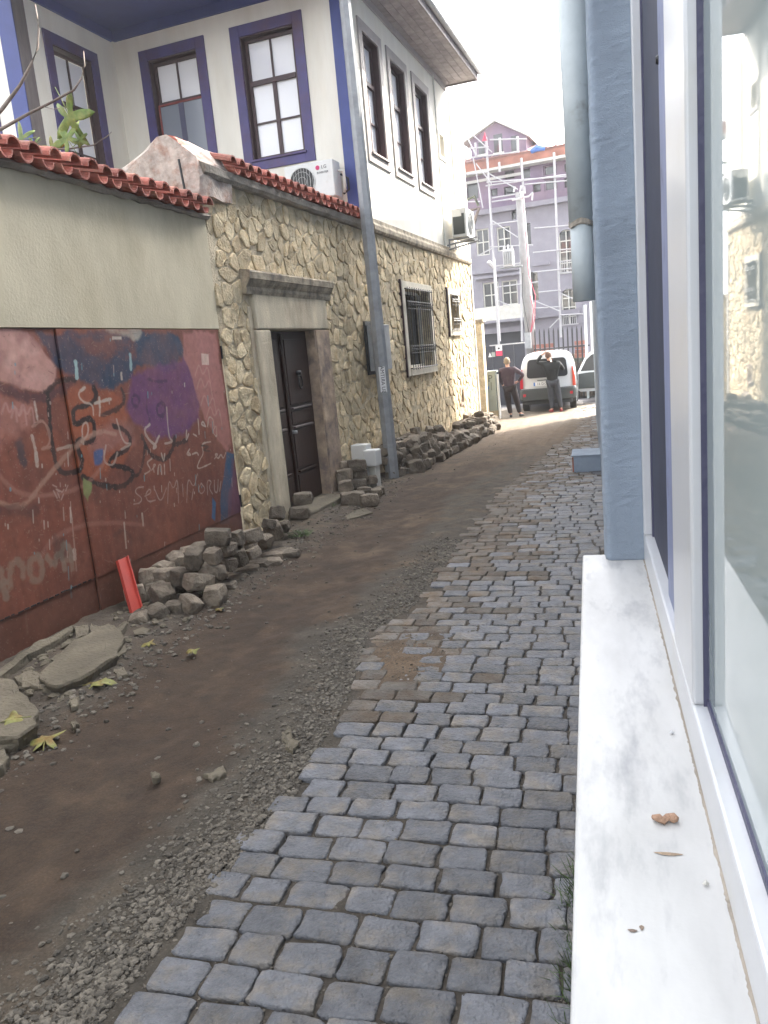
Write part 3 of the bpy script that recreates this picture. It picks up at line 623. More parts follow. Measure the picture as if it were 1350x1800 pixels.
# broken slabs at lower left
def slab(px_pts, h, th, label, name='concrete_slab', cat='slab', mat='slab'):
    P = [ground_px(x, y, h) for x, y in px_pts]; Q = []
    for i in range(len(P)):
        a, b2 = P[i], P[(i + 1) % len(P)]
        for tt in (0, .33, .66): Q.append((a * (1 - tt) + b2 * tt) + np.array([rnd.uniform(-.012, .012), rnd.uniform(-.012, .012), 0]))
    c = sum(Q) / len(Q); rings = []
    for s, z in ((.9, -th), (1, -.02), (.985, -.004), (.93, 0), (.6, .002)): rings.append([(c[0] + (q[0] - c[0]) * s, c[1] + (q[1] - c[1]) * s, c[2] + z + (rnd.uniform(-.006, .006) if s < .99 else 0)) for q in Q])
    o = MB().loft(rings).build(name, M[mat]); tag(o, label, cat); return o
slab([(70, 1180), (130, 1125), (190, 1095), (222, 1120), (205, 1150), (140, 1190), (98, 1205), (72, 1195)], .1, .1, 'large cracked concrete slab lying along the foot of the gate')
slab([(25, 1190), (55, 1175), (72, 1185), (68, 1205), (40, 1208)], .07, .07, 'small greenish slab fragment beside the large cracked slab')
slab([(-60, 1230), (-10, 1190), (20, 1195), (45, 1225), (70, 1245), (60, 1270), (30, 1290), (-50, 1300)], .12, .12, 'rounded dusty boulder-like slab under the fallen leaf at left edge')
slab([(-50, 1300), (0, 1270), (35, 1290), (30, 1305), (0, 1315), (-50, 1350)], .07, .07, 'low sloping slab below the rounded boulder at left edge')
slab([(-40, 1330), (0, 1312), (15, 1325), (5, 1345), (-40, 1370)], .06, .06, 'small pale rock at left edge of the dirt track', 'rock', 'rock')
slab([(180, 1140), (222, 1133), (224, 1143), (200, 1160), (170, 1170)], .06, .06, 'pale broken slab chip at street side of the large cracked slab')
slab([(-20, 1185), (20, 1160), (60, 1130), (100, 1115), (130, 1098), (128, 1108), (90, 1130), (50, 1150), (0, 1190)], .1, .08, 'long narrow strip of broken kerb along the bottom of the gate', 'kerb_fragment', 'kerb')
slab([(130, 1100), (155, 1098), (157, 1112), (135, 1122)], .1, .07, 'mossy kerb chunk by the gate next to the weed'); slab([(158, 1096), (184, 1100), (175, 1112), (160, 1110)], .1, .07, 'pale kerb chunk just below the gate seam')
slab([(196, 1108), (218, 1092), (224, 1090), (214, 1108), (205, 1114)], .09, .05, 'thin light slab splinter below the red channel')
slab([(200, 1175), (220, 1172), (225, 1185), (205, 1188)], .03, .03, 'small grey slab flake in the crumbs by the slab'); slab([(122, 1228), (138, 1224), (140, 1240), (123, 1246)], .04, .04, 'small white stone beside the long yellow leaf', 'rock', 'rock')
slab([(100, 1225), (114, 1222), (115, 1232), (102, 1234)], .03, .03, 'tiny white stone between boulder and yellow leaf', 'rock', 'rock'); slab([(123, 1268), (132, 1264), (136, 1272), (128, 1278)], .035, .035, 'lone grey pebble at the edge of the dirt below the leaf', 'rock', 'rock')
slab([(265, 1357), (275, 1354), (283, 1360), (278, 1368), (267, 1366)], .03, .03, 'rounded grey stone alone in the middle of the dirt track', 'rock', 'rock')
slab([(498, 1290), (508, 1278), (524, 1305), (515, 1320), (500, 1312)], .03, .03, 'flat wedge of grey rock standing in the gravel by the first setts', 'rock', 'rock')
slab([(600, 905), (640, 893), (655, 900), (610, 912)], .015, .02, 'flat pale stone flush in the earth before the door step', 'flat_stone', 'stone'); slab([(360, 1360), (395, 1345), (400, 1358), (372, 1372)], .02, .02, 'flat dusty stone half sunk in the gravel', 'flat_stone', 'stone')
# ------------------------------------------------------------------ rubble masonry
def clip(poly, px, py, nx_, ny_):
    out = []
    for i in range(len(poly)):
        a, b2 = poly[i], poly[(i + 1) % len(poly)]; da = (a[0] - px) * nx_ + (a[1] - py) * ny_; db = (b2[0] - px) * nx_ + (b2[1] - py) * ny_
        if da <= 0: out.append(a)
        if (da <= 0) != (db <= 0): t_ = da / (da - db); out.append((a[0] + (b2[0] - a[0]) * t_, a[1] + (b2[1] - a[1]) * t_))
    return out
def masonry(parent, F, a0, a1, z0, z1, holes, cw, ch, seed, maxparts=300, mat='stone', flatness=1.):
    r = random.Random(seed); pts = []; z = z0 - ch; row_ = 0
    while z < z1 + ch:
        a = a0 - cw + (row_ % 2) * cw / 2
        while a < a1 + cw:
            k = 1 if r.random() > .2 else 0
            if k: pts.append((a + (r.random() - .5) * cw * .8, z + (r.random() - .5) * ch * .85))
            if r.random() < .16: pts.append((a + (r.random() - .5) * cw, z + (r.random() - .5) * ch))
            a += cw
        z += ch; row_ += 1
    cells = []
    from collections import defaultdict
    gr_ = defaultdict(list)
    for i, p in enumerate(pts): gr_[(int(p[0] // cw), int(p[1] // ch))].append(i)
    for i, p in enumerate(pts):
        if not (a0 < p[0] < a1 and z0 < p[1] < z1): continue
        if any(h[0] + .06 < p[0] < h[1] - .06 and h[2] - .04 < p[1] < h[3] - .02 for h in holes): continue
        poly = [(max(a0, p[0] - cw), max(z0, p[1] - ch)), (min(a1, p[0] + cw), max(z0, p[1] - ch)), (min(a1, p[0] + cw), min(z1, p[1] + ch)), (max(a0, p[0] - cw), min(z1, p[1] + ch))]
        gi, gj = int(p[0] // cw), int(p[1] // ch)
        for di in range(-2, 3):
            for dj in range(-2, 3):
                for q in gr_[(gi + di, gj + dj)]:
                    if q == i: continue
                    q = pts[q]; dx, dy = q[0] - p[0], q[1] - p[1]; L_ = math.hypot(dx, dy)
                    if L_ < 1e-4 or L_ > 2.2 * cw: continue
                    poly = clip(poly, (p[0] + q[0]) / 2, (p[1] + q[1]) / 2, dx / L_, dy / L_)
                    if len(poly) < 3: break
                if len(poly) < 3: break
            if len(poly) < 3: break
        if len(poly) < 3: continue
        area = abs(sum(poly[k][0] * poly[(k + 1) % len(poly)][1] - poly[(k + 1) % len(poly)][0] * poly[k][1] for k in range(len(poly)))) / 2
        if area < .004: continue
        cells.append((area, poly))
    cells.sort(key=lambda c: -c[0]); rest = MB()
    for n_, (area, poly) in enumerate(cells):
        cx = sum(p[0] for p in poly) / len(poly); cz = sum(p[1] for p in poly) / len(poly); gap = .006 + .01 * r.random(); Q = []
        for k in range(len(poly)):            # cut corners
            a, b2 = poly[k], poly[(k + 1) % len(poly)]
            if math.hypot(a[0] - b2[0], a[1] - b2[1]) < .03: Q.append(((a[0] + b2[0]) / 2, (a[1] + b2[1]) / 2)); continue
            c1 = .17 + .15 * r.random(); Q += [(a[0] * (1 - c1) + b2[0] * c1, a[1] * (1 - c1) + b2[1] * c1), (a[0] * c1 + b2[0] * (1 - c1), a[1] * c1 + b2[1] * (1 - c1))]
        if len(Q) < 4: continue
        R_ = math.sqrt(area / 3.14); k0 = max(.6, 1 - gap / R_); dep = (.006 + .022 * r.random()) * flatness; tx, tz = (r.random() - .5) * .2, (r.random() - .5) * .2
        jit = [1 + (r.random() - .5) * .1 for _ in Q]; rings = []
        for s, o_ in ((k0, -.03), (k0 * .99, dep * .45), (k0 * .9, dep * .95), (k0 * .5, dep * 1.0)):
            rings.append([F.P(cx + (q[0] - cx) * s * j, o_ + (0 if o_ < 0 else ((q[0] - cx) * tx + (q[1] - cz) * tz) * .5 + (r.random() - .5) * .006), cz + (q[1] - cz) * s * j) for q, j in zip(Q, jit)])
        if n_ < maxparts: MB().loft(rings, cap0=False).build('stone', M[mat], parent)
        else: rest.loft(rings, cap0=False)
    if rest.v: rest.build('small_stones', M[mat], parent, kind='stuff')
# courtyard wall
cw_ = thing('courtyard_wall', (*SF.P(2.4, 0, 0)[:2], 0), 'rubble stone courtyard wall with a dark wooden door and red tile coping', 'wall')
DO = (1.13, 2.48, -.3, 2.33)
mb = MB(); grid_wall(mb, SF, 0, 5.0, -.3, 4.0, -.5, 0, [DO]); mb.fbox(SF, 1.0, 2.6, -.55, -.5, -.3, 2.5); mb.build('mortar', M['mortar'], cw_)
HW = (1, 5.0)
masonry(cw_, SF, .0, 5.0, -.05, 3.93, [(.72, 3.0, -1, 2.82), (.6, 3.1, 2.75, 2.98)], .25, .165, 5)
mb = MB()
fr = MB().fbox(SF, .76, 1.13, -.05, .05, -.1, 2.33).build('door_jamb', M['stone_pale'], cw_, bevel=.02)
MB().fbox(SF, 2.48, 2.95, -.05, .05, -.1, 2.33).build('door_jamb', M['jamb_red'], cw_, bevel=.02)
MB().fbox(SF, .78, 2.93, -.05, .055, 2.333, 2.8).build('lintel', M['stone_pale'], cw_, bevel=.02)
MB().fbox(SF, .66, .755, -.02, .025, -.1, 2.6).build('outer_moulding', M['stone_pale'], cw_, bevel=.015)
co = MB()
prof = [(0, 2.74), (.06, 2.74), (.075, 2.78), (.07, 2.82), (.1, 2.86), (.12, 2.9), (.13, 2.905), (.14, 2.98), (.13, 3.0), (0, 3.02)]
co.loft([[SF.P(a, o, z) for o, z in prof] for a in (.6, .9, 1.5, 2.2, 2.8, 3.08)]); co.build('cornice', M['lintel'], cw_)
MB().fbox(SF, 2.46, 2.48, -.26, .03, -.05, 2.33).build('reveal', M['jamb_red'], cw_)
# door: two leaves with raised panels
dl = MB().fbox(SF, 1.14, 2.47, -.15, -.11, .02, 2.32).build('door', M['door'], cw_)
for a0, a1 in ((1.16, 1.62), (1.66, 2.44)):
    for z0, z1 in ((.1, .42), (.5, 1.02), (1.1, 1.28), (1.36, 2.22)):
        MB().fbox(SF, a0 + .07, a1 - .07, -.11, -.09, z0, z1).build('panel', M['door'], dl, bevel=.015)
    for z in (.46, 1.06, 1.31): MB().fbox(SF, a0 + .1, a1 - .1, -.11, -.07, z - .013, z + .013).build('ledge', M['greywood'] if z > .5 else M['door'], dl, bevel=.006)
MB().fbox(SF, 1.62, 1.66, -.11, -.07, .05, 2.3).build('cover_strip', M['door'], dl, bevel=.01)
kn = MB(); c = (2.02, 1.72)
kn.tube([SF.P(c[0] + .055 * math.sin(t), -.05, c[1] - .07 + .09 * math.cos(t)) for t in np.linspace(0, 6.28, 13)], .012, 6)
kn.tube([SF.P(c[0], -.11, c[1] + .05), SF.P(c[0], -.03, c[1] + .05)], [.035, .028], 8); kn.build('knocker', M['iron'], dl, smooth=True)
MB().tube([SF.P(1.72, -.11, 1.0), SF.P(1.72, -.04, 1.0)], .022, 8).build('door_knob', M['galv'], dl, smooth=True)
MB().fbox(SF, 1.0, 2.7, -.24, .3, -.2, .015).build('door_step', M['slab'], cw_, bevel=.02)
# coping
cp = MB(); cp.loft([[SF.P(a, o + (rnd.random() - .5) * .015, z + (rnd.random() - .5) * .015) for o, z in ((-.62, 3.9), (.07, 3.92), (.1, 3.95), (.1, 4.03), (-.25, 4.22), (-.62, 4.05))] for a in np.linspace(-.04, 4.98, 26)]); cp.build('coping', M['cement'], cw_)
en = MB(); en.loft([[SF.P(a, o * k + (rnd.random() - .5) * .05, z + (rnd.random() - .5) * .05) for o, z in ((-.95, 3.7), (.06, 3.7), (.07, 3.92), (.05, 4.08), (-.15, 4.26), (-.3, 4.36), (-.42, 4.34), (-.6, 4.24), (-.8, 4.18), (-.98, 4.1))] for a, k in ((-.1, .9), (-.06, 1), (.1, 1.0), (.3, .95), (.55, .7))]); en.build('coping_end', M['cement_pink'], cw_)
def tiles(parent, F, s0, s1, off, z, period, length, slope, ridge=True):
    """barrel tiles: covers over troughs, ends towards the street"""
    n = int((s1 - s0) / period); R = period * .36
    for i in range(n + 1):
        for kind in (0, 1):
            s = s0 + i * period + (period / 2 if kind else 0); ring = []
            if s > s1: continue
            j = (rnd.random() - .5) * .03; zz = z + (0.035 if kind == 0 else .0) + (rnd.random() - .5) * .012; o0 = off + j
            for f in np.linspace(0, 1, 3):
                o_ = o0 - f * length; zc = zz + f * length * slope; RR = R * (1 - .12 * f) if kind == 0 else R * (.88 + .12 * f); a_in = []; a_out = []
                for t_ in np.linspace(0, math.pi, 8):
                    c_, s_ = math.cos(t_), math.sin(t_); sg = 1 if kind == 0 else -1
                    a_out.append(F.P(s + c_ * RR, o_, zc + sg * s_ * RR)); a_in.append(F.P(s + c_ * (RR - .014), o_, zc + sg * s_ * (RR - .014)))
                ring.append(a_out + a_in[::-1])
            MB().loft(ring).build('roof_tile', M['tile'], parent, smooth=False)
tiles(cw_, SF, .48, 4.95, .16, 4.085, .215, .45, .3)
# low end ridge tile
MB().loft([[SF.P(a, -.3 + .13 * math.cos(t_), 4.27 + .1 * math.sin(t_) - .04 * (a > .3)) for t_ in np.linspace(0, math.pi, 8)] for a in (-.05, .2, .5)]).build('ridge_tile', M['tile'], cw_)
MB().tube([SF.P(-.1, -.16, 4.1), SF.P(-.1, -.13, 3.7)], .014, 6).build('rod', M['iron'], cw_)
# plastered wall with gate
pw = thing('plastered_wall', (*GF.P(-2, 0, 0)[:2], 0), 'greenish grey plastered wall over the graffiti gate, with red clay tile coping', 'wall')
mb = MB(); mb.fbox(GF, -12, 0, -.35, 0, 2.345, 3.52); mb.build('plaster_panel', M['plaster'], pw)
MB().fbox(GF, -12, 0, -.3, -.08, 2.30, 2.344).build('steel_lintel', M['iron'], pw)
mb = MB(); mb.loft([[GF.P(a, o + (rnd.random() - .5) * .02, z + (rnd.random() - .5) * .02) for o, z in ((-.4, 3.5), (.03, 3.48), (.06, 3.51), (0, 3.555), (-.3, 3.64))] for a in np.linspace(-12, .02, 90)]); mb.build('mortar_bed', M['cement'], pw)
tiles(pw, GF, -4.6, .0, .14, 3.572, .215, .45, .22)
MB().fbox(GF, -12, -4.2, -.3, -.002, -.3, 2.3).build('wall_base', M['plaster'], pw)
def leaf_panel(s0, s1, off, name):
    mb = MB(); A = np.linspace(s0, s1, 26); Z = np.concatenate([np.linspace(-.07, .3, 6), np.linspace(.31, 2.335, 24)]); V = []; nA = len(A)
    for z in Z:
        for a in A:
            zz = z
            if abs(z - .3) < .02: zz = .303 + .012 * noise.noise(Vector((a * 9, 1, 0)))
            o_ = off + .006 * noise.noise(Vector((a * 1.5, z * 1.5, 5))) + (.009 if z > .305 else 0)
            V.append(GF.P(a, o_, zz))
    mb.add(V, [(j * nA + i, j * nA + i + 1, (j + 1) * nA + i + 1, (j + 1) * nA + i) for j in range(len(Z) - 1) for i in range(nA - 1)])
    o = mb.build(name, M['gate'], gt); gate_uv(o)
    so = o.modifiers.new('thick', 'SOLIDIFY'); so.thickness = .02; so.offset = 0
    return o
gt = thing('metal_gate', (*GF.P(-2, 0, 0)[:2], 0), 'rusty red sheet metal double gate covered in graffiti', 'gate')
sL, _ = GF.px(95, 578)
seam_s = -2.62
leaf_panel(-4.2, seam_s - .007, -.035, 'gate_leaf'); leaf_panel(seam_s + .007, -.03, -.02, 'gate_leaf')
MB().fbox(GF, seam_s - .3, seam_s + .3, -.12, -.055, -.05, 2.3).build('added_seam_block', M['blackp'], gt)  # unseen black backing, widened to stop daylight showing through the seam
for z in (2.02, .35): MB().tube([GF.P(-.018, .0, z), GF.P(-.018, .0, z + .14)], .014, 6).build('hinge', M['iron'], gt)
rust = MB()
for i in range(60):
    a = -4.1 + i * .066; 
    if a > -.5 or abs(a - seam_s) < .04: continue
    w = .02 + rnd.random() * .04; z = .302 + .012 * noise.noise(Vector((a * 9, 1, 0))); rust.fbox(GF, a, a + w, -.022, -.0175 + rnd.random() * .006, z - .006, z + .004)
rust.build('rust_edge', M['iron'], gt, kind='stuff')
# ------------------------------------------------------------------ house
hs = thing('ottoman_house', (*SF.P(9, -2, 0)[:2], 0), 'cream two-storey timber house with blue trim over a rubble stone ground floor', 'house')
SW1 = (6.72, 8.42, 1.6, 3.08); SW2 = (10.1, 10.85, 2.33, 3.1); SV = (10.62, 10.85, .62, .92)
mb = MB(); grid_wall(mb, SF, 5.0, 12.5, -.6, 3.95, -.4, 0, [SW1, SW2, SV]); mb.fbox(SF, 5.0, 12.5, -.6, -.4, -.6, 3.95); mb.build('mortar', M['mortar'], hs)
masonry(hs, SF, 5.0, 12.48, -.1, 3.93, [(6.58, 8.56, 1.47, 3.18), (9.98, 10.95, 2.25, 3.17), (10.55, 10.92, .55, .98)], .29, .17, 9)
# street front openings: outer casing corners measured on the wall
US = [(5.47, 6.6), (6.9, 8.08), (8.42, 9.62)]; OPS = [(a + .17, b - .15, 5.24, 7.14) for a, b in US]
SQ = (10.3, 10.8, 6.12, 6.6)
UW = MB(); grid_wall(UW, SF, 4.95, 12.5, 4.15, 7.78, -.22, 0, OPS + [SQ]); UW.build('street_facade', M['cream'], hs)
MB().fbox(SF, 5.17, 12.5, -6, -.221, 3.951, 7.78).build('inner_walls', M['cream'], hs)
mo = MB(); mo.loft([[SF.P(a, o, z) for o, z in ((0, 3.93), (.05, 3.94), (.07, 3.98), (.07, 4.05), (.04, 4.1), (.035, 4.16), (0, 4.17))] for a in (5.3, 8, 12.5)]); mo.build('band_moulding', M['lintel'], hs)
UF = MB(); FW = [(-2.04, -.73), (-3.83, -2.53)]; OPF = [(a + .18, b - .16, 5.27, 7.2) for a, b in FW]
FFw = MB(); grid_wall(FFw, FF, -4.32, -.23, 3.2, 7.78, -.2, 0, OPF); FFw.build('front_facade', M['cream'], hs)
MB().fbox(FF, -.23, .0, -.2, .02, 3.2, 7.78).build('corner_board', M['blue'], hs)
MB().fbox(SF, 4.93, 5.12, .0, .022, 4.17, 7.78).build('corner_board', M['blue'], hs)
MB().fbox(FF, -.0, .022, -.2, .02, 4.17, 7.78).build('edge_strip', M['gasket'], hs)
WO = (-1.6, -.68, 4.9, 7.12)
Wm = MB(); grid_wall(Wm, WF, -2.35, .0, 3.2, 7.78, -.2, 0, [WO]); Wm.build('wing_wall', M['cream'], hs)
MB().fbox(WF, -2.36, -2.1, 0, .022, 3.2, 7.78).build('corner_board', M['greywood'], hs)
MB().fbox(WN, -.001, -6, -.2, -.0, 3.2, 7.78).build('wing_front', M['cream'], hs)
MB().fbox(WN, -.27, .022, .0, .022, 3.2, 7.78).build('corner_board', M['blue'], hs); MB().fbox(WN, -.95, -.55, .0, .022, 4.6, 7.4).build('corner_board', M['violet'], hs)
def window(F, a0, a1, z0, z1, case, lay, paneM='pane', rec=.13, casew=.17, sash='sash', casing=True, lit=None):
    """casing round an opening, recessed sash with glazing bars; lay = list of (z share, columns)"""
    w = MB()
    if casing:
        w.fbox(F, a0 - casew, a0, -.02, .028, z0 - .14, z1 + .17).fbox(F, a1, a1 + casew, -.02, .028, z0 - .14, z1 + .17).fbox(F, a0, a1, -.02, .027, z1, z1 + .17).fbox(F, a0, a1, -.02, .027, z0 - .14, z0)
        wo = w.build('window', M[case], hs, bevel=.004)
    else: wo = w.fbox(F, a0, a1, -.02, .02, z0 - .04, z0).build('window', M[case], hs)
    rv = MB(); rv.fbox(F, a0, a0 + .018, -rec - .02, .0, z0, z1).fbox(F, a1 - .018, a1, -rec - .02, .0, z0, z1).fbox(F, a0, a1, -rec - .02, 0, z1 - .018, z1); rv.build('reveal', M[sash if case != 'case_grey' else 'sash'], wo)
    MB().fbox(F, a0 - .03, a1 + .03, -rec, .06, z0, z0 + .03).build('sill', M[case], wo)
    s0, s1, y0, y1 = a0 + .03, a1 - .03, z0 + .04, z1 - .03
    sh = MB(); f = .05
    sh.fbox(F, s0, s0 + f, -rec, -rec + .035, y0, y1).fbox(F, s1 - f, s1, -rec, -rec + .035, y0, y1).fbox(F, s0 + f, s1 - f, -rec, -rec + .035, y0, y0 + f).fbox(F, s0 + f, s1 - f, -rec, -rec + .035, y1 - f, y1)
    zt = y1 - (y1 - y0) * .36; sh.fbox(F, s0 + f, s1 - f, -rec - .002, -rec + .05, zt - .035, zt + .035); sh.build('frame', M[sash], wo)
    xm = (s0 + s1) / 2; zl = y0 + (zt - y0) * .48
    for (b0, b1, c0, c1) in ((xm - .014, xm + .014, zt + .035, y1 - f), (xm - .035, xm + .035, y0 + f, zt - .035), (s0 + f, xm - .035, zl - .012, zl + .012), (xm + .035, s1 - f, zl - .012, zl + .012)):
        MB().fbox(F, b0, b1, -rec + .003, -rec + .028, c0, c1).build('glazing_bar', M[sash], wo)
    for (b0, b1, c0, c1) in ((s0 + f, xm, zt, y1 - f), (xm, s1 - f, zt, y1 - f), (s0 + f, xm, zl, zt), (xm, s1 - f, zl, zt), (s0 + f, xm, y0 + f, zl), (xm, s1 - f, y0 + f, zl)):
        MB().fbox(F, b0, b1, -rec - .02, -rec - .006, c0, c1).build('pane', M[paneM], wo)
    return wo, (s0, s1, y0, zt)
for (a0, a1, z0, z1) in OPS: window(SF, a0, a1, z0, z1, 'case_grey', 0)
window(FF, *OPF[0], 'violet', 0)
wo2, q = window(FF, *OPF[1], 'violet', 0)
ins = MB(); s0, s1, y0, zt = q; ins.fbox(FF, s0, s1, -.095, -.085, y0, zt); ins.build('insect_screen', M['pane_grey'], wo2)
sc = MB(); sc.fbox(FF, s0, s0 + .03, -.09, -.07, y0, zt).fbox(FF, s0 + .03, s1, -.09, -.07, zt - .03, zt); sc.build('screen_frame', M['sash_red'], wo2)
xm = (s0 + s1) / 2; MB().fbox(FF, xm - .05, xm + .05, -.085, -.075, y0, zt - .03).build('screen_bar', M['gasket'], wo2)
window(WF, *WO, 'violet', 0, paneM='pane')
sqw = MB().fbox(SF, SQ[0] - .06, SQ[1] + .06, 0, .02, SQ[2] - .08, SQ[2]).fbox(SF, SQ[0] - .06, SQ[0], 0, .02, SQ[2], SQ[3] + .05).build('small_window', M['case_grey'], hs)
MB().fbox(SF, SQ[0], SQ[1], -.2, -.16, SQ[2], SQ[3]).build('pane', M['blackp'], sqw)
for (a, w_) in ((10.08, .018), (11.35, .02)): MB().tube([SF.P(a, .03, 4.17), SF.P(a, .03, 7.7)], w_, 6).build('conduit', M['offwhite'], hs)
MB().fbox(SF, 11.4, 12.5, .0, .012, 4.18, 7.76).build('pale_panel', M['cream'], hs)
# barred windows
def barred(F, S_, nb, label):
    a0, a1, z0, z1 = S_; g = MB(); cwd = .16
    g.fbox(F, a0 - cwd, a0, -.02, .06, z0 - .14, z1 + .14).fbox(F, a1, a1 + cwd, -.02, .06, z0 - .14, z1 + .14).fbox(F, a0, a1, -.02, .06, z1, z1 + .14).fbox(F, a0 - .02, a1 + .02, -.02, .075, z0 - .14, z0)
    w = g.build('barred_window', M['casing_pale'], hs, bevel=.008)
    MB().fbox(F, a0 - cwd - .03, a0 - cwd - .002, -.02, .05, z0 - .16, z1 + .16).build('side_board', M['sash'], w)
    MB().fbox(F, a0, a1, -.3, -.26, z0, z1).build('pane', M['pane_dark'], w)
    fm = MB(); fm.fbox(F, a0, a0 + .05, -.22, -.16, z0, z1).fbox(F, a1 - .05, a1, -.22, -.16, z0, z1).fbox(F, a0 + .05, a1 - .05, -.22, -.16, z0, z0 + .05).fbox(F, a0 + .05, a1 - .05, -.22, -.16, z1 - .05, z1).fbox(F, a0 + (a1 - a0) * .3, a0 + (a1 - a0) * .3 + .05, -.22, -.16, z0 + .05, z1 - .05)
    fm.build('frame', M['offwhite'], w)
    MB().fbox(F, a0 + .05, a0 + (a1 - a0) * .3, -.2, -.19, z0 + .05, z1 - .05).build('curtain', M['offwhite'], w)
    for i in range(nb):
        a = a0 + (a1 - a0) * (i + .2) / (nb - .6); MB().tube([F.P(a, .1, z0 - .03), F.P(a, .1, z1 + .03)], .007, 5).build('bar', M['iron'], w)
    for zc in (z0 + (z1 - z0) * .24, z0 + (z1 - z0) * .8):
        sc_ = MB(); sc_.fbox(F, a0 - .03, a1 + .03, .092, .1, zc + .06, zc + .075).fbox(F, a0 - .03, a1 + .03, .092, .1, zc - .075, zc - .06)
        for i in range(nb * 2):
            a = a0 + (a1 - a0) * (i + .5) / (nb * 2); sg = 1 if i % 2 else -1
            sc_.tube([F.P(a + .035 * math.cos(t_), .108, zc + sg * .02 + .035 * math.sin(t_)) for t_ in np.linspace(0, 5, 7)], .007, 4)
        sc_.build('scroll_band', M['iron'], w)
    rf = MB()
    for z in (z0 + .0, z1 - .0):
        rf.tube([F.P(a0 - .04, .0, z), F.P(a0 - .04, .1, z), F.P(a1 + .04, .1, z), F.P(a1 + .04, 0, z)], .01, 5)
    rf.build('grille_frame', M['iron'], w)
barred(SF, SW1, 12, ''); barred(SF, SW2, 6, '')
vn = MB().fbox(SF, 10.55, 10.92, -.01, .03, .55, .62).fbox(SF, 10.55, 10.92, -.01, .03, .92, .98).fbox(SF, 10.55, 10.62, -.01, .03, .62, .92).fbox(SF, 10.85, 10.92, -.01, .03, .62, .92).build('vent_frame', M['jamb_red'], hs)
MB().fbox(SF, 10.62, 10.85, -.39, -.3, .62, .92).build('dark_backing', M['blackp'], vn)
# roof, soffits
def soffit(F, a0, a1, w, m, nb, z=7.78, par=hs, fas='gutter'):
    for i in range(nb):
        b0, b1 = w * i / nb, w * (i + 1) / nb - .006; MB().fbox(F, a0, a1, b0, b1, z + .002 * (i % 2), z + .03).build('soffit_board', M[m], par)
soffit(SF, 4.15, 11.2, .74, 'soffit', 5)
MB().fbox(SF, 4.15, 11.2, .0, .03, 7.66, 7.779).build('frieze', M['case_grey'], hs)
MB().fbox(SF, 4.1, 11.25, .74, .77, 7.74, 7.93).build('fascia', M['soffit'], hs); MB().tube([SF.P(4.1, .82, 7.92), SF.P(11.3, .82, 7.92)], .06, 8).build('gutter', M['gutter'], hs, smooth=True)
MB().fbox(SF, 11.2, 11.23, -.3, .77, 7.74, 7.95).build('bargeboard', M['soffit'], hs)
MB().fbox(FF, -4.32, .0, .0, 1.5, 7.781, 7.81).build('front_soffit', M['blue'], hs); MB().fbox(FF, -2.82, .0, 1.5, 1.54, 7.7, 7.95).build('fascia', M['blue'], hs)
MB().fbox(WF, -3.9, -1.5, .0, 1.5, 7.782, 7.812).build('wing_soffit', M['blue'], hs); MB().fbox(WF, -3.9, -1.54, 1.5, 1.54, 7.7, 7.95).build('fascia', M['blue'], hs); MB().fbox(FF, -4.27, .0, .001, .05, 7.62, 7.78).build('blue_frieze', M['blue'], hs)
MB().fbox(WF, -2.35, -.05, .001, .05, 7.62, 7.78).build('blue_frieze', M['blue'], hs)
rf = MB(); P = [SF.P(4.0, .83, 7.97), SF.P(11.3, .83, 7.97), SF.P(11.6, -6.5, 7.96), SF.P(4.0, -6.5, 7.96), SF.P(7, -2.8, 9.6), SF.P(9.5, -2.8, 9.6)]
rf.add(P, [(0, 1, 5, 4), (1, 2, 5), (2, 3, 4, 5), (3, 0, 4), (0, 1, 2, 3)]); rf.build('roof', M['tile'], hs)
# ------------------------------------------------------------------ things on and before the left walls
def ac_unit(F, a0, a1, o0, o1, z0, z1, label, lettering=True):
    t = thing('air_conditioner', F.P((a0 + a1) / 2, 0, z0), label, 'air conditioner')
    body = MB().fbox(F, a0, a1, o0, o1, z0, z1).build('casing', M['white'], t, bevel=.015)
    c = a0 + (a1 - a0) * .36 if lettering else (a0 + a1) / 2; zc = (z0 + z1) / 2; R_ = (z1 - z0) * .4
    MB().loft([[F.P(c + R_ * math.cos(u) * k, o, zc + R_ * math.sin(u) * k) for u in np.linspace(0, 6.283, 25)[:-1]] for k, o in ((1, o1 + .002), (1, o1 + .003))]).build('fan_opening', M['blackp'], t)
    g = MB(); g.tube([F.P(c + R_ * math.cos(u), o1 + .01, zc + R_ * math.sin(u)) for u in np.linspace(0, 6.283, 25)], .01, 5)
    g.build('fan_ring', M['white'], t)
    g = MB()
    for k in range(-4, 5):
        x = k * R_ / 4.6; h = math.sqrt(R_ * R_ - x * x); g.tube([F.P(c + x, o1 + .015, zc - h), F.P(c + x, o1 + .015, zc + h)], .003, 4)
    for q in (.35, .7): g.tube([F.P(c + R_ * q * math.cos(u), o1 + .016, zc + R_ * q * math.sin(u)) for u in np.linspace(0, 6.283, 19)], .003, 4)
    g.build('fan_guard', M['white'], t)
    for s in (a0 + .12, a1 - .12): MB().fbox(F, s - .02, s + .02, 0, o1 + .03, z0 - .045, z0 - .005).fbox(F, s - .02, s + .02, 0, .03, z0 - .3, z0 - .045).build('bracket', M['galv'], t)
    return t
ac = ac_unit(FF, -1.12, -.27, .12, .44, 4.45, 5.0, 'white air conditioner with round fan grille by the blue house corner')
lx = -.42
MB().loft([[FF.P(-.53 + .035 * math.cos(u), o, 4.9 + .035 * math.sin(u)) for u in np.linspace(0, 6.283, 17)[:-1]] for o in (.442, .445)]).build('round_logo', M['logo'], ac)
text_mesh('LG', .075, FF, -.42, .443, 4.9, M['greybump'], ac); text_mesh('INVERTER', .045, FF, -.45, .443, 4.82, M['ink'], ac)
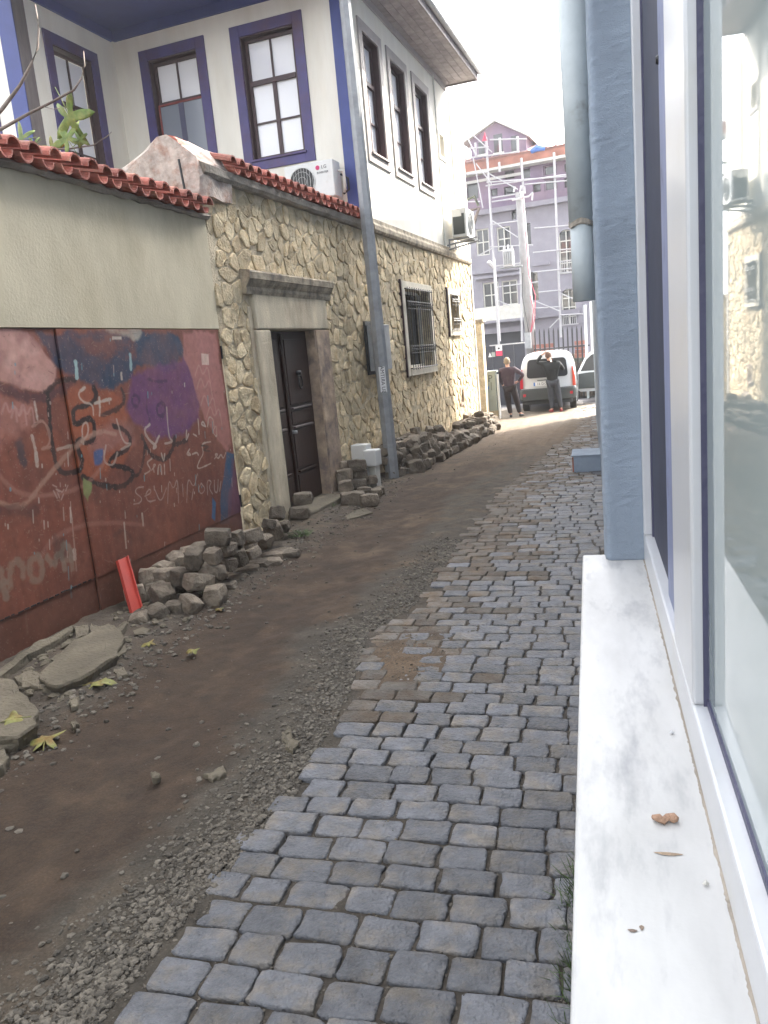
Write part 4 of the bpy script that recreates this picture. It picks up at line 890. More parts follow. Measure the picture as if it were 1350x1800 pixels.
MB().tube([FF.P(-.25, .25, 4.85), FF.P(-.17, .25, 4.83), FF.P(-.16, .25, 4.6), FF.P(-.2, .22, 4.52)], .025, 8).build('pipe_wrap', M['offwhite'], ac, smooth=True)
MB().tube([FF.P(-.24, .2, 4.8), FF.P(-.12, .2, 4.72), FF.P(-.12, .2, 4.55), FF.P(-.22, .2, 4.5)], .018, 8).build('valve_cover', M['blackp'], ac, smooth=True)
ac2 = ac_unit(SF, 10.45, 11.3, .12, .46, 4.36, 4.98, 'beige air conditioner on a bracket above the stone band at the house end', False)
MB().fbox(SF, 10.437, 10.449, .16, .42, 4.42, 4.86).build('side_coil', M['greybump'], ac2)
MB().fbox(SF, 10.435, 10.449, .14, .36, 4.8, 4.96).build('label_plate', M['white'], ac2)
br = MB(); br.tube([SF.P(10.4, .0, 4.2), SF.P(10.4, .7, 4.3)], .02, 6); br.tube([SF.P(10.4, 0, 4.1), SF.P(10.4, .75, 4.22)], .02, 6); br.build('support_arm', M['galv'], ac2)
mbx = thing('meter_box', SF.P(4.8, 0, 1.6), 'grey metal meter box on the stone wall behind the steel pole', 'meter box')
MB().fbox(SF, 4.45, 5.2, .05, .2, 1.66, 2.4).build('casing', M['galv'], mbx, bevel=.01); MB().fbox(SF, 4.38, 5.25, .04, .075, 1.6, 2.46).build('back_plate', M['blackp'], mbx)
MB().tube([SF.P(4.7, .12, 1.66), SF.P(4.72, .14, 1.5), SF.P(4.8, .14, 1.45), SF.P(4.86, .1, 1.55)], .02, 6).build('cable', M['blackp'], mbx)
# steel pole
pb = at_y(690, 838, 12.35); pt = at_y(594, -120, 12.35)
pole = thing('steel_pole', (pb[0], pb[1], -.13), 'tall tapered galvanised steel pole with a black and white sticker', 'pole')
pbv, ptv = Vector((pb[0], pb[1], -.2)), Vector((pt[0], pt[1], pt[2]))
mb = MB(); mb.tube([pbv, pbv.lerp(ptv, .5), ptv], [.115, .1, .085], 8); mb.build('shaft', M['galv'], pole)
q0 = pbv.lerp(ptv, .075); q1 = pbv.lerp(ptv, .082); mb = MB().tube([q0, q1], .118, 8); mb.build('strap', M['galv'], pole)
pz = lambda z: pbv.lerp(ptv, (z - pbv.z) / (ptv.z - pbv.z))
vd = Vector((-pb[0], -pb[1], 0)).normalized(); side = Vector((-vd.y, vd.x, 0))
PFr = lambda z: None
def on_pole(z0, z1, w, d, m, name, par=None):
    V = []
    for z in (z0, z1):
        c = pz(z)
        for s in (-w, w): V.append(c + vd * d + side * s)
        for s in (w, -w): V.append(c + vd * (d - .004) + side * s)
    return MB().add(V, [(0, 1, 2, 3), (4, 5, 6, 7), (0, 1, 5, 4), (1, 2, 6, 5), (2, 3, 7, 6), (3, 0, 4, 7)]).build(name, M[m], par or pole)
stk = on_pole(1.32, 1.72, .05, .112, 'signwhite', 'sticker')
c15 = pz(1.52); fr15 = Fr((c15.x + vd.x * .114, c15.y + vd.y * .114), (-side.x, -side.y), (vd.x, vd.y))
text_mesh('SU ARITMA', .085, fr15, .0, 0, 1.52, M['ink'], pole, rot=math.pi / 2)
# white meter cabinet
wc = thing('meter_cabinet', (-3.4, 11.3, -.1), 'white plastic meter cabinet on a cream foot beside the door stack', 'cabinet')
cb = at_y(650, 850, 11.3); WX = Fr((cb[0] - .1, 11.3), (1, -.15), (-.15, -1))
MB().fbox(WX, -.16, .1, -.2, 0, -.1, .6).build('box', M['white'], wc, bevel=.012); MB().fbox(WX, .06, .28, -.15, .06, .27, .52).build('side_box', M['white'], wc, bevel=.02)
MB().fbox(WX, .1, .22, -.18, -.01, -.15, .27).build('foot', M['offwhite'], wc, bevel=.01)
# red channel leaning on the gate
rc = thing('red_channel', (-3.8, 5.6, 0), 'red painted channel strip leaning against the rusty gate', 'channel')
a = Vector(ground_px(238, 1075, .03)); sb_, zb_ = GF.px(211, 983, .02); b2 = Vector(GF.P(sb_, .03, zb_))
dv = (b2 - a); sd = Vector((-.25, .97, 0)).cross(dv).normalized(); sd = Vector((uG[0], uG[1], 0)); nn = dv.cross(sd).normalized() * -1
def chan(w, t_):
    out = []
    for p in (a, b2): out.append([p - sd * w, p + sd * w, p + sd * w + nn * .03, p + sd * (w - .012) + nn * .03, p + sd * (w - .012) + nn * .008, p - sd * (w - .012) + nn * .008, p - sd * (w - .012) + nn * .03, p - sd * w + nn * .03])
    return out
MB().loft(chan(.075, .02)).build('channel_body', M['red_plastic'], rc)
# ------------------------------------------------------------------ leaves and plants
def leaf_shape(n=5, lobes=5, deep=.55):
    P = []
    for k in range(40):
        a = -math.pi * .92 + 2 * math.pi * .92 * k / 39; r = 1 - deep * abs(math.sin(a * lobes / 2 * 1.0)) ** 1.4; r *= (.65 + .35 * math.cos(a * .5))
        P.append((r * math.sin(a), r * math.cos(a)))
    return P
def fig_leaf(center, size, ux, uy, m, name='fig_leaf', parent=None, curl=.15, label=None, deep=.6):
    """lobed leaf blade, cupped, with a stalk; ux/uy span the blade"""
    c = Vector(center); ux = Vector(ux).normalized(); uy = Vector(uy).normalized(); nn = ux.cross(uy).normalized(); P = leaf_shape(deep=deep); mb = MB(); V = [c]
    for s in (.35, .7, 1.):
        for x, y in P:
            d = math.hypot(x, y) * s; V.append(c + ux * (x * s * size) + uy * (y * s * size) + nn * size * (curl * math.sin(3 * math.atan2(y, x) + 1) * d * d - curl * d * d))
    n = len(P); F = [(0, 1 + k, 2 + k) for k in range(n - 1)]
    for i in range(2):
        for k in range(n - 1): F.append((1 + i * n + k, 2 + i * n + k, 2 + (i + 1) * n + k, 1 + (i + 1) * n + k))
    mb.add(V, F); mb.tube([c, c - uy * size * .5 - nn * size * .02, c - uy * size * .9], .0035, 4)
    o = mb.build(name, M[m], parent, smooth=True); sld = o.modifiers.new('thick', 'SOLIDIFY'); sld.thickness = .0015
    return o
for px_, py_, sz, yaw, lb, m, dp in ((78, 1300, .13, .6, 'yellow-green fig leaf with finger-like lobes at the edge of the dirt', 'leaf_y', .62), (170, 1200, .13, -1.1, 'long yellow-green fig leaf lying beside the large cracked slab', 'leaf_y', .5), (338, 1143, .06, .3, 'curled yellow leaf alone on the dirt edge', 'leaf_y', .3), (262, 1133, .07, 1.2, 'crumpled green leaf on the crumbs below the red channel', 'leaf_y', .6), (25, 1262, .1, 2.0, 'large withered green leaf draped over the rounded slab', 'leaf_y', .5), (385, 1070, .05, .3, 'small withered leaf at the foot of the gate heap', 'leaf_y', .4)):
    hh = .13 if px_ == 25 else .035
    p = ground_px(px_, py_, hh); p[2] = max(p[2], ground_h(p[0], p[1]) + .02) if hh < .1 else p[2]
    o = fig_leaf(p, sz, (math.cos(yaw), math.sin(yaw), .1), (-math.sin(yaw), math.cos(yaw), .08), m, 'fallen_leaf', deep=dp, curl=.3); tag(o, lb, 'leaf')
ft = thing('fig_tree', (-5.3, 5.4, 0), 'bare twigs and last green leaves of a fig tree over the tiled wall', 'fig tree')
def pxl(pts, y): return [at_y(x, yy, y + i * .05) for i, (x, yy) in enumerate(pts)]
MB().tube([(-5.3, 5.4, -.1), (-5.28, 5.5, 1.5), (-5.2, 5.6, 2.8), (-4.95, 5.9, 3.4)], [.09, .08, .06, .04], 8).build('trunk', M['bark'], ft, smooth=True)
MB().tube([(-4.95, 5.9, 3.4)] + pxl([(-30, 230), (5, 190), (35, 150), (55, 112), (66, 85), (68, 50), (66, 30), (62, 8)], 6.0), [.035, .02, .016, .013, .011, .01, .008, .006, .004], 6).build('branch', M['bark'], ft, smooth=True)
MB().tube([(-4.95, 5.9, 3.4)] + pxl([(-30, 240), (0, 228), (50, 200), (90, 180), (130, 158), (143, 138), (149, 115), (147, 90)], 6.1), [.03, .02, .014, .012, .01, .009, .008, .006, .004], 6).build('branch', M['bark'], ft, smooth=True)
MB().tube([(-4.95, 5.9, 3.4)] + pxl([(60, 262), (120, 262), (165, 255), (188, 240), (196, 232)], 6.3), [.02, .008, .007, .006, .005, .003], 6).build('branch', M['bark'], ft, smooth=True)
MB().tube(pxl([(78, 188), (95, 192), (105, 190)], 6.2), .003, 4).build('twig', M['bark'], ft)
for x, yy, sz, a_, m in ((122, 205, .27, 3.4, 'leaf'), (118, 244, .2, .6, 'leaf'), (38, 246, .2, 1.5, 'leaf'), (92, 262, .12, -1.3, 'leaf_y'), (60, 256, .12, 1.9, 'leaf'), (140, 246, .09, -.9, 'leaf')):
    p = at_y(x, yy, 6.35); fig_leaf(p, sz, (math.cos(a_), .25, math.sin(a_)), (-math.sin(a_), .2, math.cos(a_)), m, 'leaf', ft, .2, deep=.75)
def weed(px_, py_, n, sz, label, y=None, up=.6, name='weed'):
    p = ground_px(px_, py_, .02) if y is None else y; t = thing(name, tuple(p), label, 'weed'); mb = MB(); st = MB(); r = random.Random(px_)
    for i in range(n):
        a_ = r.random() * 6.28; L_ = sz * (.5 + r.random()); h = sz * up * (.3 + r.random()); e = Vector(p) + Vector((math.cos(a_) * L_, math.sin(a_) * L_, h))
        st.tube([Vector(p), (Vector(p) + e) / 2 + Vector((0, 0, h * .4)), e], .002, 3)
        for q in range(3):
            c = Vector(p).lerp(e, .6 + .2 * q); w = Vector((-math.sin(a_ + q), math.cos(a_ + q), .3)) * sz * .2; l_ = Vector((math.cos(a_ + q * 2), math.sin(a_ + q * 2), .2)) * sz * .32
            mb.add([c, c + l_ * .5 + w * .5, c + l_, c + l_ * .5 - w * .5], [(0, 1, 2, 3)])
    mb.build('leaves', M['weed'], t, kind='stuff'); st.build('stems', M['weed'], t, kind='stuff')
weed(527, 945, 34, .14, 'clump of green weeds by the kerb row before the door'); weed(580, 893, 16, .1, 'small broad-leaved weed at the right end of the door step')
weed(105, 1093, 14, .1, 'small green weed growing under the gate behind the slab'); weed(360, 1050, 8, .06, 'tiny green weed between stones of the gate heap')
for px_, py_, lb in ((1003, 1570, 'grass tuft at the wall foot half hidden by the marble sill'), (998, 1700, 'sparse grass blades below the near end of the marble sill')):
    p = ground_px(px_, py_, .0); t = thing('grass_tuft', tuple(p), lb, 'grass'); mb = MB(); r = random.Random(px_)
    for i in range(120):
        b0 = Vector((p[0] + .02 + r.gauss(0, .02), p[1] + r.gauss(0, .09), p[2])); d_ = Vector((r.gauss(-.02, .025), r.gauss(0, .03), .02 + r.random() * .05)); w = Vector((r.uniform(-1, 1), r.uniform(-1, 1), 0)).normalized() * .002
        mb.add([b0 - w, b0 + w, b0 + d_ * .6 + w, b0 + d_], [(0, 1, 2, 3)])
    mb.build('blades', M['weed'], t, kind='stuff')
# ------------------------------------------------------------------ right-hand building
rb = thing('blue_building', (.6, 6, 0), 'pale blue stucco building at right with white framed window and marble sill', 'building')
FX = .162; GX = .193; ST = 1.1
MB().box(.1, .3, -4, 2.9, -.3, 1.068).build('lower_wall', M['bluewall'], rb)
MB().box(.105, .5, 2.9, 17.3, -.5, 10.3).box(.105, .5, 17.3, 22, -.5, 9.4).build('street_wall', M['bluewall'], rb)  # height out of view stepped to keep the sun off the left walls
MB().box(.5, 9, -4, 17.3, -.4, 10.3).box(.5, 9, 17.3, 22, -.4, 9.4).build('back_mass', M['bluewall'], rb)
MB().box(.165, .5, -4, 2.9, 3.4, 10.3).build('upper_wall', M['bluewall'], rb)
# pier with rough stucco skin
Z_ = np.concatenate([np.linspace(1.1, 3.2, 420), np.linspace(3.25, 6, 20)]); rings = []
for z in Z_:
    rr = []
    for x, y_ in [(.034, 3.3), (.031, 3.1), (.031, 3.0), (.031, 2.93), (.031, 2.88), (.033, 2.855), (.037, 2.84), (.044, 2.834), (.053, 2.832), (.063, 2.832), (.075, 2.832), (.088, 2.832), (.1, 2.832), (.113, 2.832), (.126, 2.832), (.14, 2.832), (.152, 2.832), (.165, 2.832), (.3, 2.832), (.3, 3.3)]:
        k = .003 * noise.noise(Vector((x * 60, y_ * 60, z * 60))) + .0024 * noise.noise(Vector((x * 110, y_ * 110, z * 110))) + .003 * noise.noise(Vector((x * 9, y_ * 9, z * 6))); rr.append((x + k, y_ - abs(k), z))
    rings.append(rr)
MB().loft(rings).build('pier', M['bluewall'], rb, smooth=True)
MB().box(.03, .3, 2.905, 3.3, -.3, 1.1).build('pier_foot', M['bluewall'], rb)
sill = MB().box(-.052, .17, -1.5, 2.915, 1.07, ST).build('marble_sill', M['marble'], rb, bevel=.006)
MB().box(FX, .3, -4, 2.83, ST + .001, 1.2).build('bottom_rail', M['pvc'], rb, bevel=.006)
jn = MB(); jr = random.Random(4)
jr_ = [[(FX + .001, yv, ST - .001), (FX + .001, yv, ST + .004 + .004 * noise.noise(Vector((yv * 30, 0, 0)))), (FX - .003 - .006 * abs(noise.noise(Vector((yv * 22, 3, 0)))) - .004 * abs(noise.noise(Vector((yv * 90, 3, 0)))), yv, ST - .001)] for yv in np.arange(.3, 2.83, .006)]
jn.loft(jr_)
jn.build('cracked_joint', M['cement'], rb)
wn = MB().box(FX, GX + .02, 2.792, 2.83, 1.2, 3.4).build('window_frame', M['pvc'], rb, bevel=.004)
MB().box(FX + .002, GX + .02, 1.46, 1.79, 1.2, 3.4).build('mullion', M['pvc'], wn, bevel=.006)
MB().box(FX + .021, GX + .0, 1.456, 1.4595, 1.2, 3.36).build('gasket', M['gasket'], wn)
MB().box(FX + .0255, GX + .0, 2.765, 2.791, 1.2, 3.4).build('gasket', M['gasket'], wn)
MB().box(FX, .3, -4, 2.83, 3.36, 3.4).build('top_rail', M['pvc'], wn)
MB().box(GX, GX + .012, -4, 1.46, 1.201, 3.36).build('pane', M['shopglass'], wn); MB().box(GX, GX + .012, 1.79, 2.792, 1.201, 3.36).build('dark_pane', M['slot'], wn); MB().box(GX - .012, GX - .001, 1.791, 2.12, 1.201, 3.36).build('rear_stile', M['lavender'], wn, bevel=.003)
MB().box(GX - .004, GX + .03, -4, 1.455, 1.2, 1.213).build('glazing_bead', M['gasket'], wn)
s_, z_ = at_y(1157, 105, 2.1)[0], at_y(1157, 105, 2.1)[2]
MB().box(.185, GX - .001, 2.05, 2.55, 1.2, 3.36).build('inner_stile', M['pvc'], wn, bevel=.003) if False else None
sp = ray(1157, 105); sp = EYE + sp * ((GX - .012) / sp[0]); MB().tube([(GX - .01, sp[1], sp[2]), (GX - .018, sp[1], sp[2])], [.012, .008], 10).build('screw_head', M['iron'], wn)
# crumbs on the sill
def on_sill(px_, py_): r = ray(px_, py_); return EYE + r * ((ST - H) / r[2])
p = on_sill(1170, 1445); g = MB()
g.tube([(p[0] - .02, p[1] + .003, ST + .006), (p[0] - .011, p[1] - .003, ST + .009), (p[0] - .004, p[1] - .006, ST + .006), (p[0] + .003, p[1] + .002, ST + .008), (p[0] + .013, p[1] + .001, ST + .008), (p[0] + .02, p[1], ST + .006)], [.004, .007, .0065, .006, .0085, .004], 8)
o = g.build('bread_crumb', M['gum'], smooth=True); tag(o, 'brown twisted crumb lying in the middle of the marble sill', 'crumb')
for px_, py_, s, lb, m in ((1181, 1291, .004, 'tiny white grit on the marble sill near the window rail', 'pvc'), (1241, 1557, .004, 'small beige flake on the sill beside the window joint', 'offwhite')):
    p = on_sill(px_, py_); o = MB().tube([(p[0] - s, p[1], ST + .003), (p[0], p[1], ST + .005), (p[0] + s, p[1], ST + .003)], [.0015, .004, .0015], 6).build('grit', M[m]); tag(o, lb, 'grit')
sm_ = MB()
for px_, py_, w, l_ in ((1175, 1502, .02, .004), (1112, 1637, .006, .003), (1128, 1632, .003, .005)):
    p = on_sill(px_, py_); sm_.add([(p[0] + w * math.cos(u) * (1 + .3 * math.sin(3 * u)), p[1] + l_ * math.sin(u), ST + .0012) for u in np.linspace(0, 6.283, 13)[:-1]], [tuple(range(12))])
sm_.build('stain', M['jamb_red'], rb, kind='stuff')
# downpipe
dp = thing('downpipe', (-.02, 4.4, 2.1), 'grey plastic rain pipe at the edge of the blue pier, ending above the street', 'pipe')
b0 = at_y(1027, 529, 4.4); t0 = at_y(1000, -120, 4.4); j0 = at_y(1022, 393, 4.4)
mid = Vector(j0); MB().tube([Vector(b0), mid], .0575, 20).build('lower_pipe', M['pipe'], dp, smooth=True); MB().tube([mid - Vector((0, 0, .002)), Vector(t0)], [.062, .074], 20).build('upper_pipe', M['pipe'], dp, smooth=True)
MB().loft([[(mid.x + .065 * math.cos(u) * (1 + .06 * math.sin(5 * u)), mid.y + .065 * math.sin(u), mid.z + z + .01 * math.sin(3 * u)) for u in np.linspace(0, 6.283, 21)[:-1]] for z in (-.012, .012)]).build('joint_mortar', M['cement'], dp)
MB().box(mid.x, .11, 4.38, 4.42, mid.z - .03, mid.z - .01).build('bracket', M['galv'], dp)
# step at the blue building
p = ground_px(1008, 830); stp = thing('doorstep', (p[0] + .2, p[1], p[2]), 'pale blue painted doorstep block jutting from the blue building onto the setts', 'doorstep')
MB().box(p[0] + .01, .12, p[1], p[1] + .7, -.2, .115).build('block', M['bluewall'], stp, bevel=.01); MB().box(p[0] - .02, .12, p[1] - .01, p[1] + .72, .116, .135).build('top_slab', M['bluewall'], stp, bevel=.004)
MB().box(p[0] - .012, p[0] + .009, p[1] + .01, p[1] + .6, -.15, .1).build('end_board', M['orange'], stp)
# ------------------------------------------------------------------ far end of the street
MB_ = MB().fbox(SF, 12.505, 12.56, -.03, .04, -.6, 7.0).build('white_drainpipe', M['white']); tag(MB_, 'slim white drainpipe running down the far corner of the stone house', 'pipe')
gp = thing('garden_pier', (-3.0, 22.2, -.3), 'tan plastered garden wall pier between house corner and cabinet', 'wall')
p = at_y(848, 560, 22.5); MB().box(-4.5, p[0], 22.2, 22.7, -.4, 2.55).build('pier_body', M['mortar'], gp); MB().box(-4.5, p[0] + .05, 22.15, 22.75, 2.55, 2.62).build('cap', M['lintel'], gp)
aw = thing('crumpled_awning', tuple(at_y(828, 360, 21)), 'crumpled grey awning folded against the far house corner', 'awning')
for pts, r_2 in ((((820, 352), (834, 345), (841, 362)), .035), (((820, 372), (842, 366), (832, 395)), .05), (((822, 375), (828, 400), (824, 420)), .03)):
    MB().tube([at_y(x, yy, 21) for x, yy in pts], r_2, 6).build('fold', M['darkstone'] if r_2 < .04 else M['greywood'], aw)
uc = thing('utility_cabinet', (-2.9, 23, -.2), 'grey-green street utility cabinet on a low plinth beside the house corner', 'cabinet')
p0 = at_y(841, 655, 22.9); p1_ = at_y(870, 655, 22.9)
MB().box(p0[0], p1_[0], 22.9, 23.3, 0.02, 1.12).build('casing', M['cab_green'], uc, bevel=.01); MB().box(p0[0] - .03, p1_[0] + .04, 22.86, 23.34, 1.12, 1.17).build('lid', M['cab_green'], uc); MB().box(p0[0] + .02, p1_[0], 22.92, 23.3, -.4, .02).build('plinth', M['mortar'], uc)
CF = Fr(((p0[0] + p1_[0]) / 2, 22.9), (1, 0), (0, -1))
text_mesh('P', .28, CF, .09, .002, .95, M['darkstone'], uc); MB().fbox(CF, .1, .12, .001, .003, .62, .85).build('paint_drip', M['darkstone'], uc)
MB().loft([[CF.P(-.04 + .08 * math.cos(u), o, .7 + .08 * math.sin(u)) for u in np.linspace(0, 6.28, 15)[:-1]] for o in (.001, .004)]).build('round_sticker', M['signblue'], uc); MB().loft([[CF.P(-.06 + .035 * math.cos(u), o, .71 + .04 * math.sin(u)) for u in np.linspace(0, 6.28, 11)[:-1]] for o in (.0045, .007)]).build('sticker_patch', M['signwhite'], uc)
MB().box(p1_[0] + .03, p1_[0] + .07, 22.95, 23.25, -.3, 1.05).build('white_post', M['white'], uc)
# navy hoarding with signs
ng = thing('navy_gate', (-3, 29, -.3), 'navy sheet metal gate with warning signs closing the building site', 'gate')
NF = Fr((-3, 29), (1, -.1), (-.1, -1)); s0, zt0 = NF.px(846, 600); s1, zt1 = NF.px(922, 597)
n_p = 5
for i in range(n_p):
    a0 = s0 - .4 + (s1 - s0 + .4) * i / n_p; a1 = s0 - .4 + (s1 - s0 + .4) * (i + 1) / n_p; MB().fbox(NF, a0, a1 - .01, -.04, 0, -.4, 1.85).build('sheet_panel', M['navy'], ng)
MB().fbox(NF, s0 + .3, s1, -.01, .03, 1.86, 1.9).build('top_rail', M['steel_w'], ng)
sa_, za_ = NF.px(871, 608, .03); sb2, zb2 = NF.px(883, 625, .03)
MB().fbox(NF, sa_, sb2, .01, .02, (za_ + zb2) / 2, za_).build('white_sign', M['signwhite'], ng); MB().fbox(NF, sa_, sb2, .01, .02, zb2, (za_ + zb2) / 2 - .003).build('red_sign', M['signred'], ng)
MB().loft([[NF.P((sa_ + sb2) / 2 + .05 * math.cos(u), o, za_ - .1 + .04 * math.sin(u)) for u in np.linspace(0, 5, 9)] for o in (.021, .024)]).build('sign_symbol', M['ink'], ng)
s3, z3 = NF.px(858, 620, .03); s4, z4 = NF.px(871, 627, .03); MB().fbox(NF, s3 + .12, s4 - .01, .01, .02, z4, z3).build('pale_sign', M['cab_green'], ng); MB().add([NF.P(s3, .012, z4), NF.P(s3 + .12, .012, z4), NF.P(s3 + .06, .012, z3), NF.P(s3, .02, z4), NF.P(s3 + .12, .02, z4), NF.P(s3 + .06, .02, z3)], [(0, 1, 2), (3, 4, 5), (0, 1, 4, 3), (1, 2, 5, 4), (2, 0, 3, 5)]).build('warning_triangle', M['signwhite'], ng)
# concrete pole with cables
cpo = thing('concrete_pole', (-2, 31, -.3), 'thick tapered concrete utility pole with pink cables and a transformer', 'utility pole')
pt_ = at_y(913, 338, 31); pb_ = at_y(940, 690, 31)
MB().tube([pb_, pt_], [.22, .15], 10).build('shaft', M['conc'], cpo, smooth=True)
for k, pp in enumerate(([(932, 520), (938, 545), (936, 565), (931, 592)], [(919, 345), (924, 410), (929, 480), (941, 520), (940, 560), (930, 595)])):
    MB().tube([at_y(x, yy, 30.6) for x, yy in pp], .016, 5).build('pink_cable', M['pinkcable'], cpo)
MB().tube([at_y(x, yy, 30.6) for x, yy in [(919, 480), (918, 520), (925, 560), (931, 590)]], .02, 5).build('black_cable', M['blackp'], cpo)
b1 = at_y(884, 440, 30.4); b2_ = at_y(904, 468, 30.4); MB().box(b1[0], b2_[0], 30.2, 30.8, b2_[2], b1[2]).build('transformer', M['steel_w'], cpo, bevel=.03)
for i in range(5): x = b1[0] + .05 + i * (b2_[0] - b1[0] - .1) / 4; MB().box(x - .02, x + .02, 30.1, 30.2, b2_[2] + .08, b1[2] - .08).build('cooling_fin', M['galv'], cpo)
for x, yy in ((886, 436), (893, 434), (900, 437)): q_ = at_y(x, yy, 30.4); MB().tube([q_ - np.array([0, 0, .12]), q_ + np.array([0, 0, .08])], [.05, .03], 6).build('insulator', M['steel_w'], cpo)
q0, q1 = at_y(880, 470, 30.5), at_y(918, 468, 30.5); MB().box(q0[0], q1[0], 30.3, 30.6, q0[2] - .06, q0[2]).build('platform', M['galv'], cpo)
for (x0_, y0_), (x1_, y1_) in (((900, 352), (930, 345)), ((903, 338), (905, 328)), ((914, 340), (916, 326)), ((923, 340), (922, 328)), ((930, 345), (937, 338)), ((936, 340), (935, 352))):
    MB().tube([at_y(x0_, y0_, 30.8), at_y(x1_, y1_, 30.8)], .035, 5).build('crossarm', M['steel_w'], cpo)
q0, q1 = at_y(922, 585, 30.4), at_y(934, 612, 30.4); MB().box(q0[0], q1[0], 30.35, 30.6, q1[2], q0[2]).build('meter_box', M['galv'], cpo)
# lamp on thin post
lp = thing('street_lamp', (-3.6, 33, 0), 'thin pale post with a small floodlight before the renovated building', 'lamp'); MB().tube([at_y(878, 600, 33), at_y(868, 455, 33)], .06, 6).build('post', M['steel_w'], lp); MB().tube([at_y(868, 470, 33), at_y(858, 460, 32.8)], .08, 6).build('lamp_head', M['steel_w'], lp)
# brick parapet and railings
bp_ = thing('brick_parapet', (-1, 30.6, 0), 'red brick parapet wall with piers behind the parked white van', 'wall')
q0, q1 = at_y(935, 600, 30.8), at_y(1040, 600, 30.8); k_ = 0
MB().box(q0[0], q1[0] + 2, 30.75, 31, -.5, 1.3).build('core', M['jamb_red'], bp_)
for px_ in (948, 965, 1020):
    q_ = at_y(px_, 610, 30.6)
    for i in range(8): MB().box(q_[0] - .2, q_[0] + .2, 30.5, 30.74, .5 + i * .16, .64 + i * .16).build('brick', M['brick'], bp_)
fe = thing('iron_railing', (-1, 29.6, -.3), 'black spiked iron railing in front of the brick parapet', 'fence')
for i in range(12):
    x0_ = 940 + i * 8.2; t1 = at_y(x0_, 582 - (i * .6), 29.6); MB().tube([(t1[0], 29.6, -.3), (t1[0], 29.6, t1[2] - .05), (t1[0], 29.6, t1[2] + .08)], [.03, .03, .004], 5).build('bar', M['iron'], fe)
q0, q1 = at_y(938, 600, 29.6), at_y(1036, 596, 29.6)
MB().box(q0[0], q1[0], 29.55, 29.65, 1.55, 1.6).build('rail', M['iron'], fe); MB().box(q0[0], q1[0], 29.55, 29.65, .2, .26).build('rail', M['iron'], fe)
dw = thing('rubble_garden_wall', (.3, 29, 0), 'dark mossy rubble wall behind the open van door', 'wall'); q0 = at_y(1000, 640, 29.9)
MB().box(q0[0], 4, 29.9, 30.2, -.5, 1.15).build('wall_core', M['darkstone'], dw)
r9 = random.Random(3)
for i in range(40):
    x = q0[0] + .1 + (i % 10) * .22; z = -.2 + (i // 10) * .33; me = BLK[i % 9]; o = bpy.data.objects.new('stone', me); C.objects.link(o); o.parent = dw; o.location = (x - .3, .88, z + .1); o.scale = (1.1, 1, 1.7); o.rotation_euler = (0, r9.random() * .4, r9.random())
wp = MB().tube([at_y(1028, 536, 28), at_y(1034, 700, 28)], .045, 8).build('pale_blue_post', M['pipe']); tag(wp, 'pale blue steel post just left of the rain pipe end at the street end', 'post')
q0, q1 = at_y(1036, 530, 33), at_y(1047, 640, 33); wsn = MB().box(q0[0], q0[0] + .5, 33, 33.1, -.3, q0[2]).build('white_banner', M['signwhite']); tag(wsn, 'narrow white upright banner seen beside the blue wall edge', 'banner')
q_ = at_y(1044, 575, 32.9); o = MB().box(q_[0] - .1, q_[0] + .3, 32.95, 32.99, q_[2] - .15, q_[2] + .15).build('banner_patch', M['signred'], None); bpy.data.objects.remove(o)
# building under renovation
tb = thing('renovation_building', (*TF.P(0, 0, 0)[:2], -.4), 'tall purple and grey stone building under renovation behind scaffolding', 'building')
c6 = lambda x, y, off=0.: TF.px(x / 4.092 + 800, y / 4.092 + 180, off)
zl_ = c6(480, 735)[1]; ze = c6(480, 470)[1]
wins = [((150, 915), (245, 1095)), ((300, 900), (400, 1060)), ((510, 870), (545, 1020)), ((200, 1300), (315, 1470)), ((335, 1285), (450, 1450)), ((545, 1220), (597, 1420)), ((355, 495), (425, 545)), ((480, 480), (540, 540)), ((635, 455), (735, 515)), ((785, 440), (815, 495)), ((350, 610), (430, 665)), ((255, 625), (305, 670)), ((560, 590), (615, 640)), ((640, 555), (740, 625)), ((785, 545), (815, 610)), ((82, 570), (165, 690)), ((747, 920), (852, 1225)), ((765, 1345), (870, 1600)), ((405, 745), (435, 840))]
H_ = []
for (x0_, y0_), (x1_, y1_) in wins:
    a0, z1_ = c6(x0_, y0_); a1, z0_ = c6(x1_, y1_); a0b, _ = c6(x0_, y1_); a0 = (a0 + a0b) / 2; a1 = (a1 + c6(x1_, y0_)[0]) / 2; H_.append((a0, a1, z0_, z1_))
gz_ = c6(340, 1640)[1]
up = MB(); grid_wall(up, TF, -2.6, 8, zl_, ze, -.25, 0, [h for h in H_ if h[2] > zl_ - .1]); up.build('purple_storey', M['purple'], tb)
lo = MB(); grid_wall(lo, TF, -2.6, 8, gz_, zl_, -.25, 0, [h for h in H_ if h[2] <= zl_ - .1]); lo.build('stone_storeys', M['greystone'], tb)
MB().fbox(TF, -2.6, 8, -8, -.6, gz_, ze).build('core', M['purple'], tb); MB().fbox(TF, -2.6, 8, -8, -.5, -1, gz_).build('ground_floor', M['navy'], tb); MB().fbox(TF, c6(490, 1700)[0], 8, -.49, 0, -1, gz_).build('ground_pier', M['greystone'], tb)
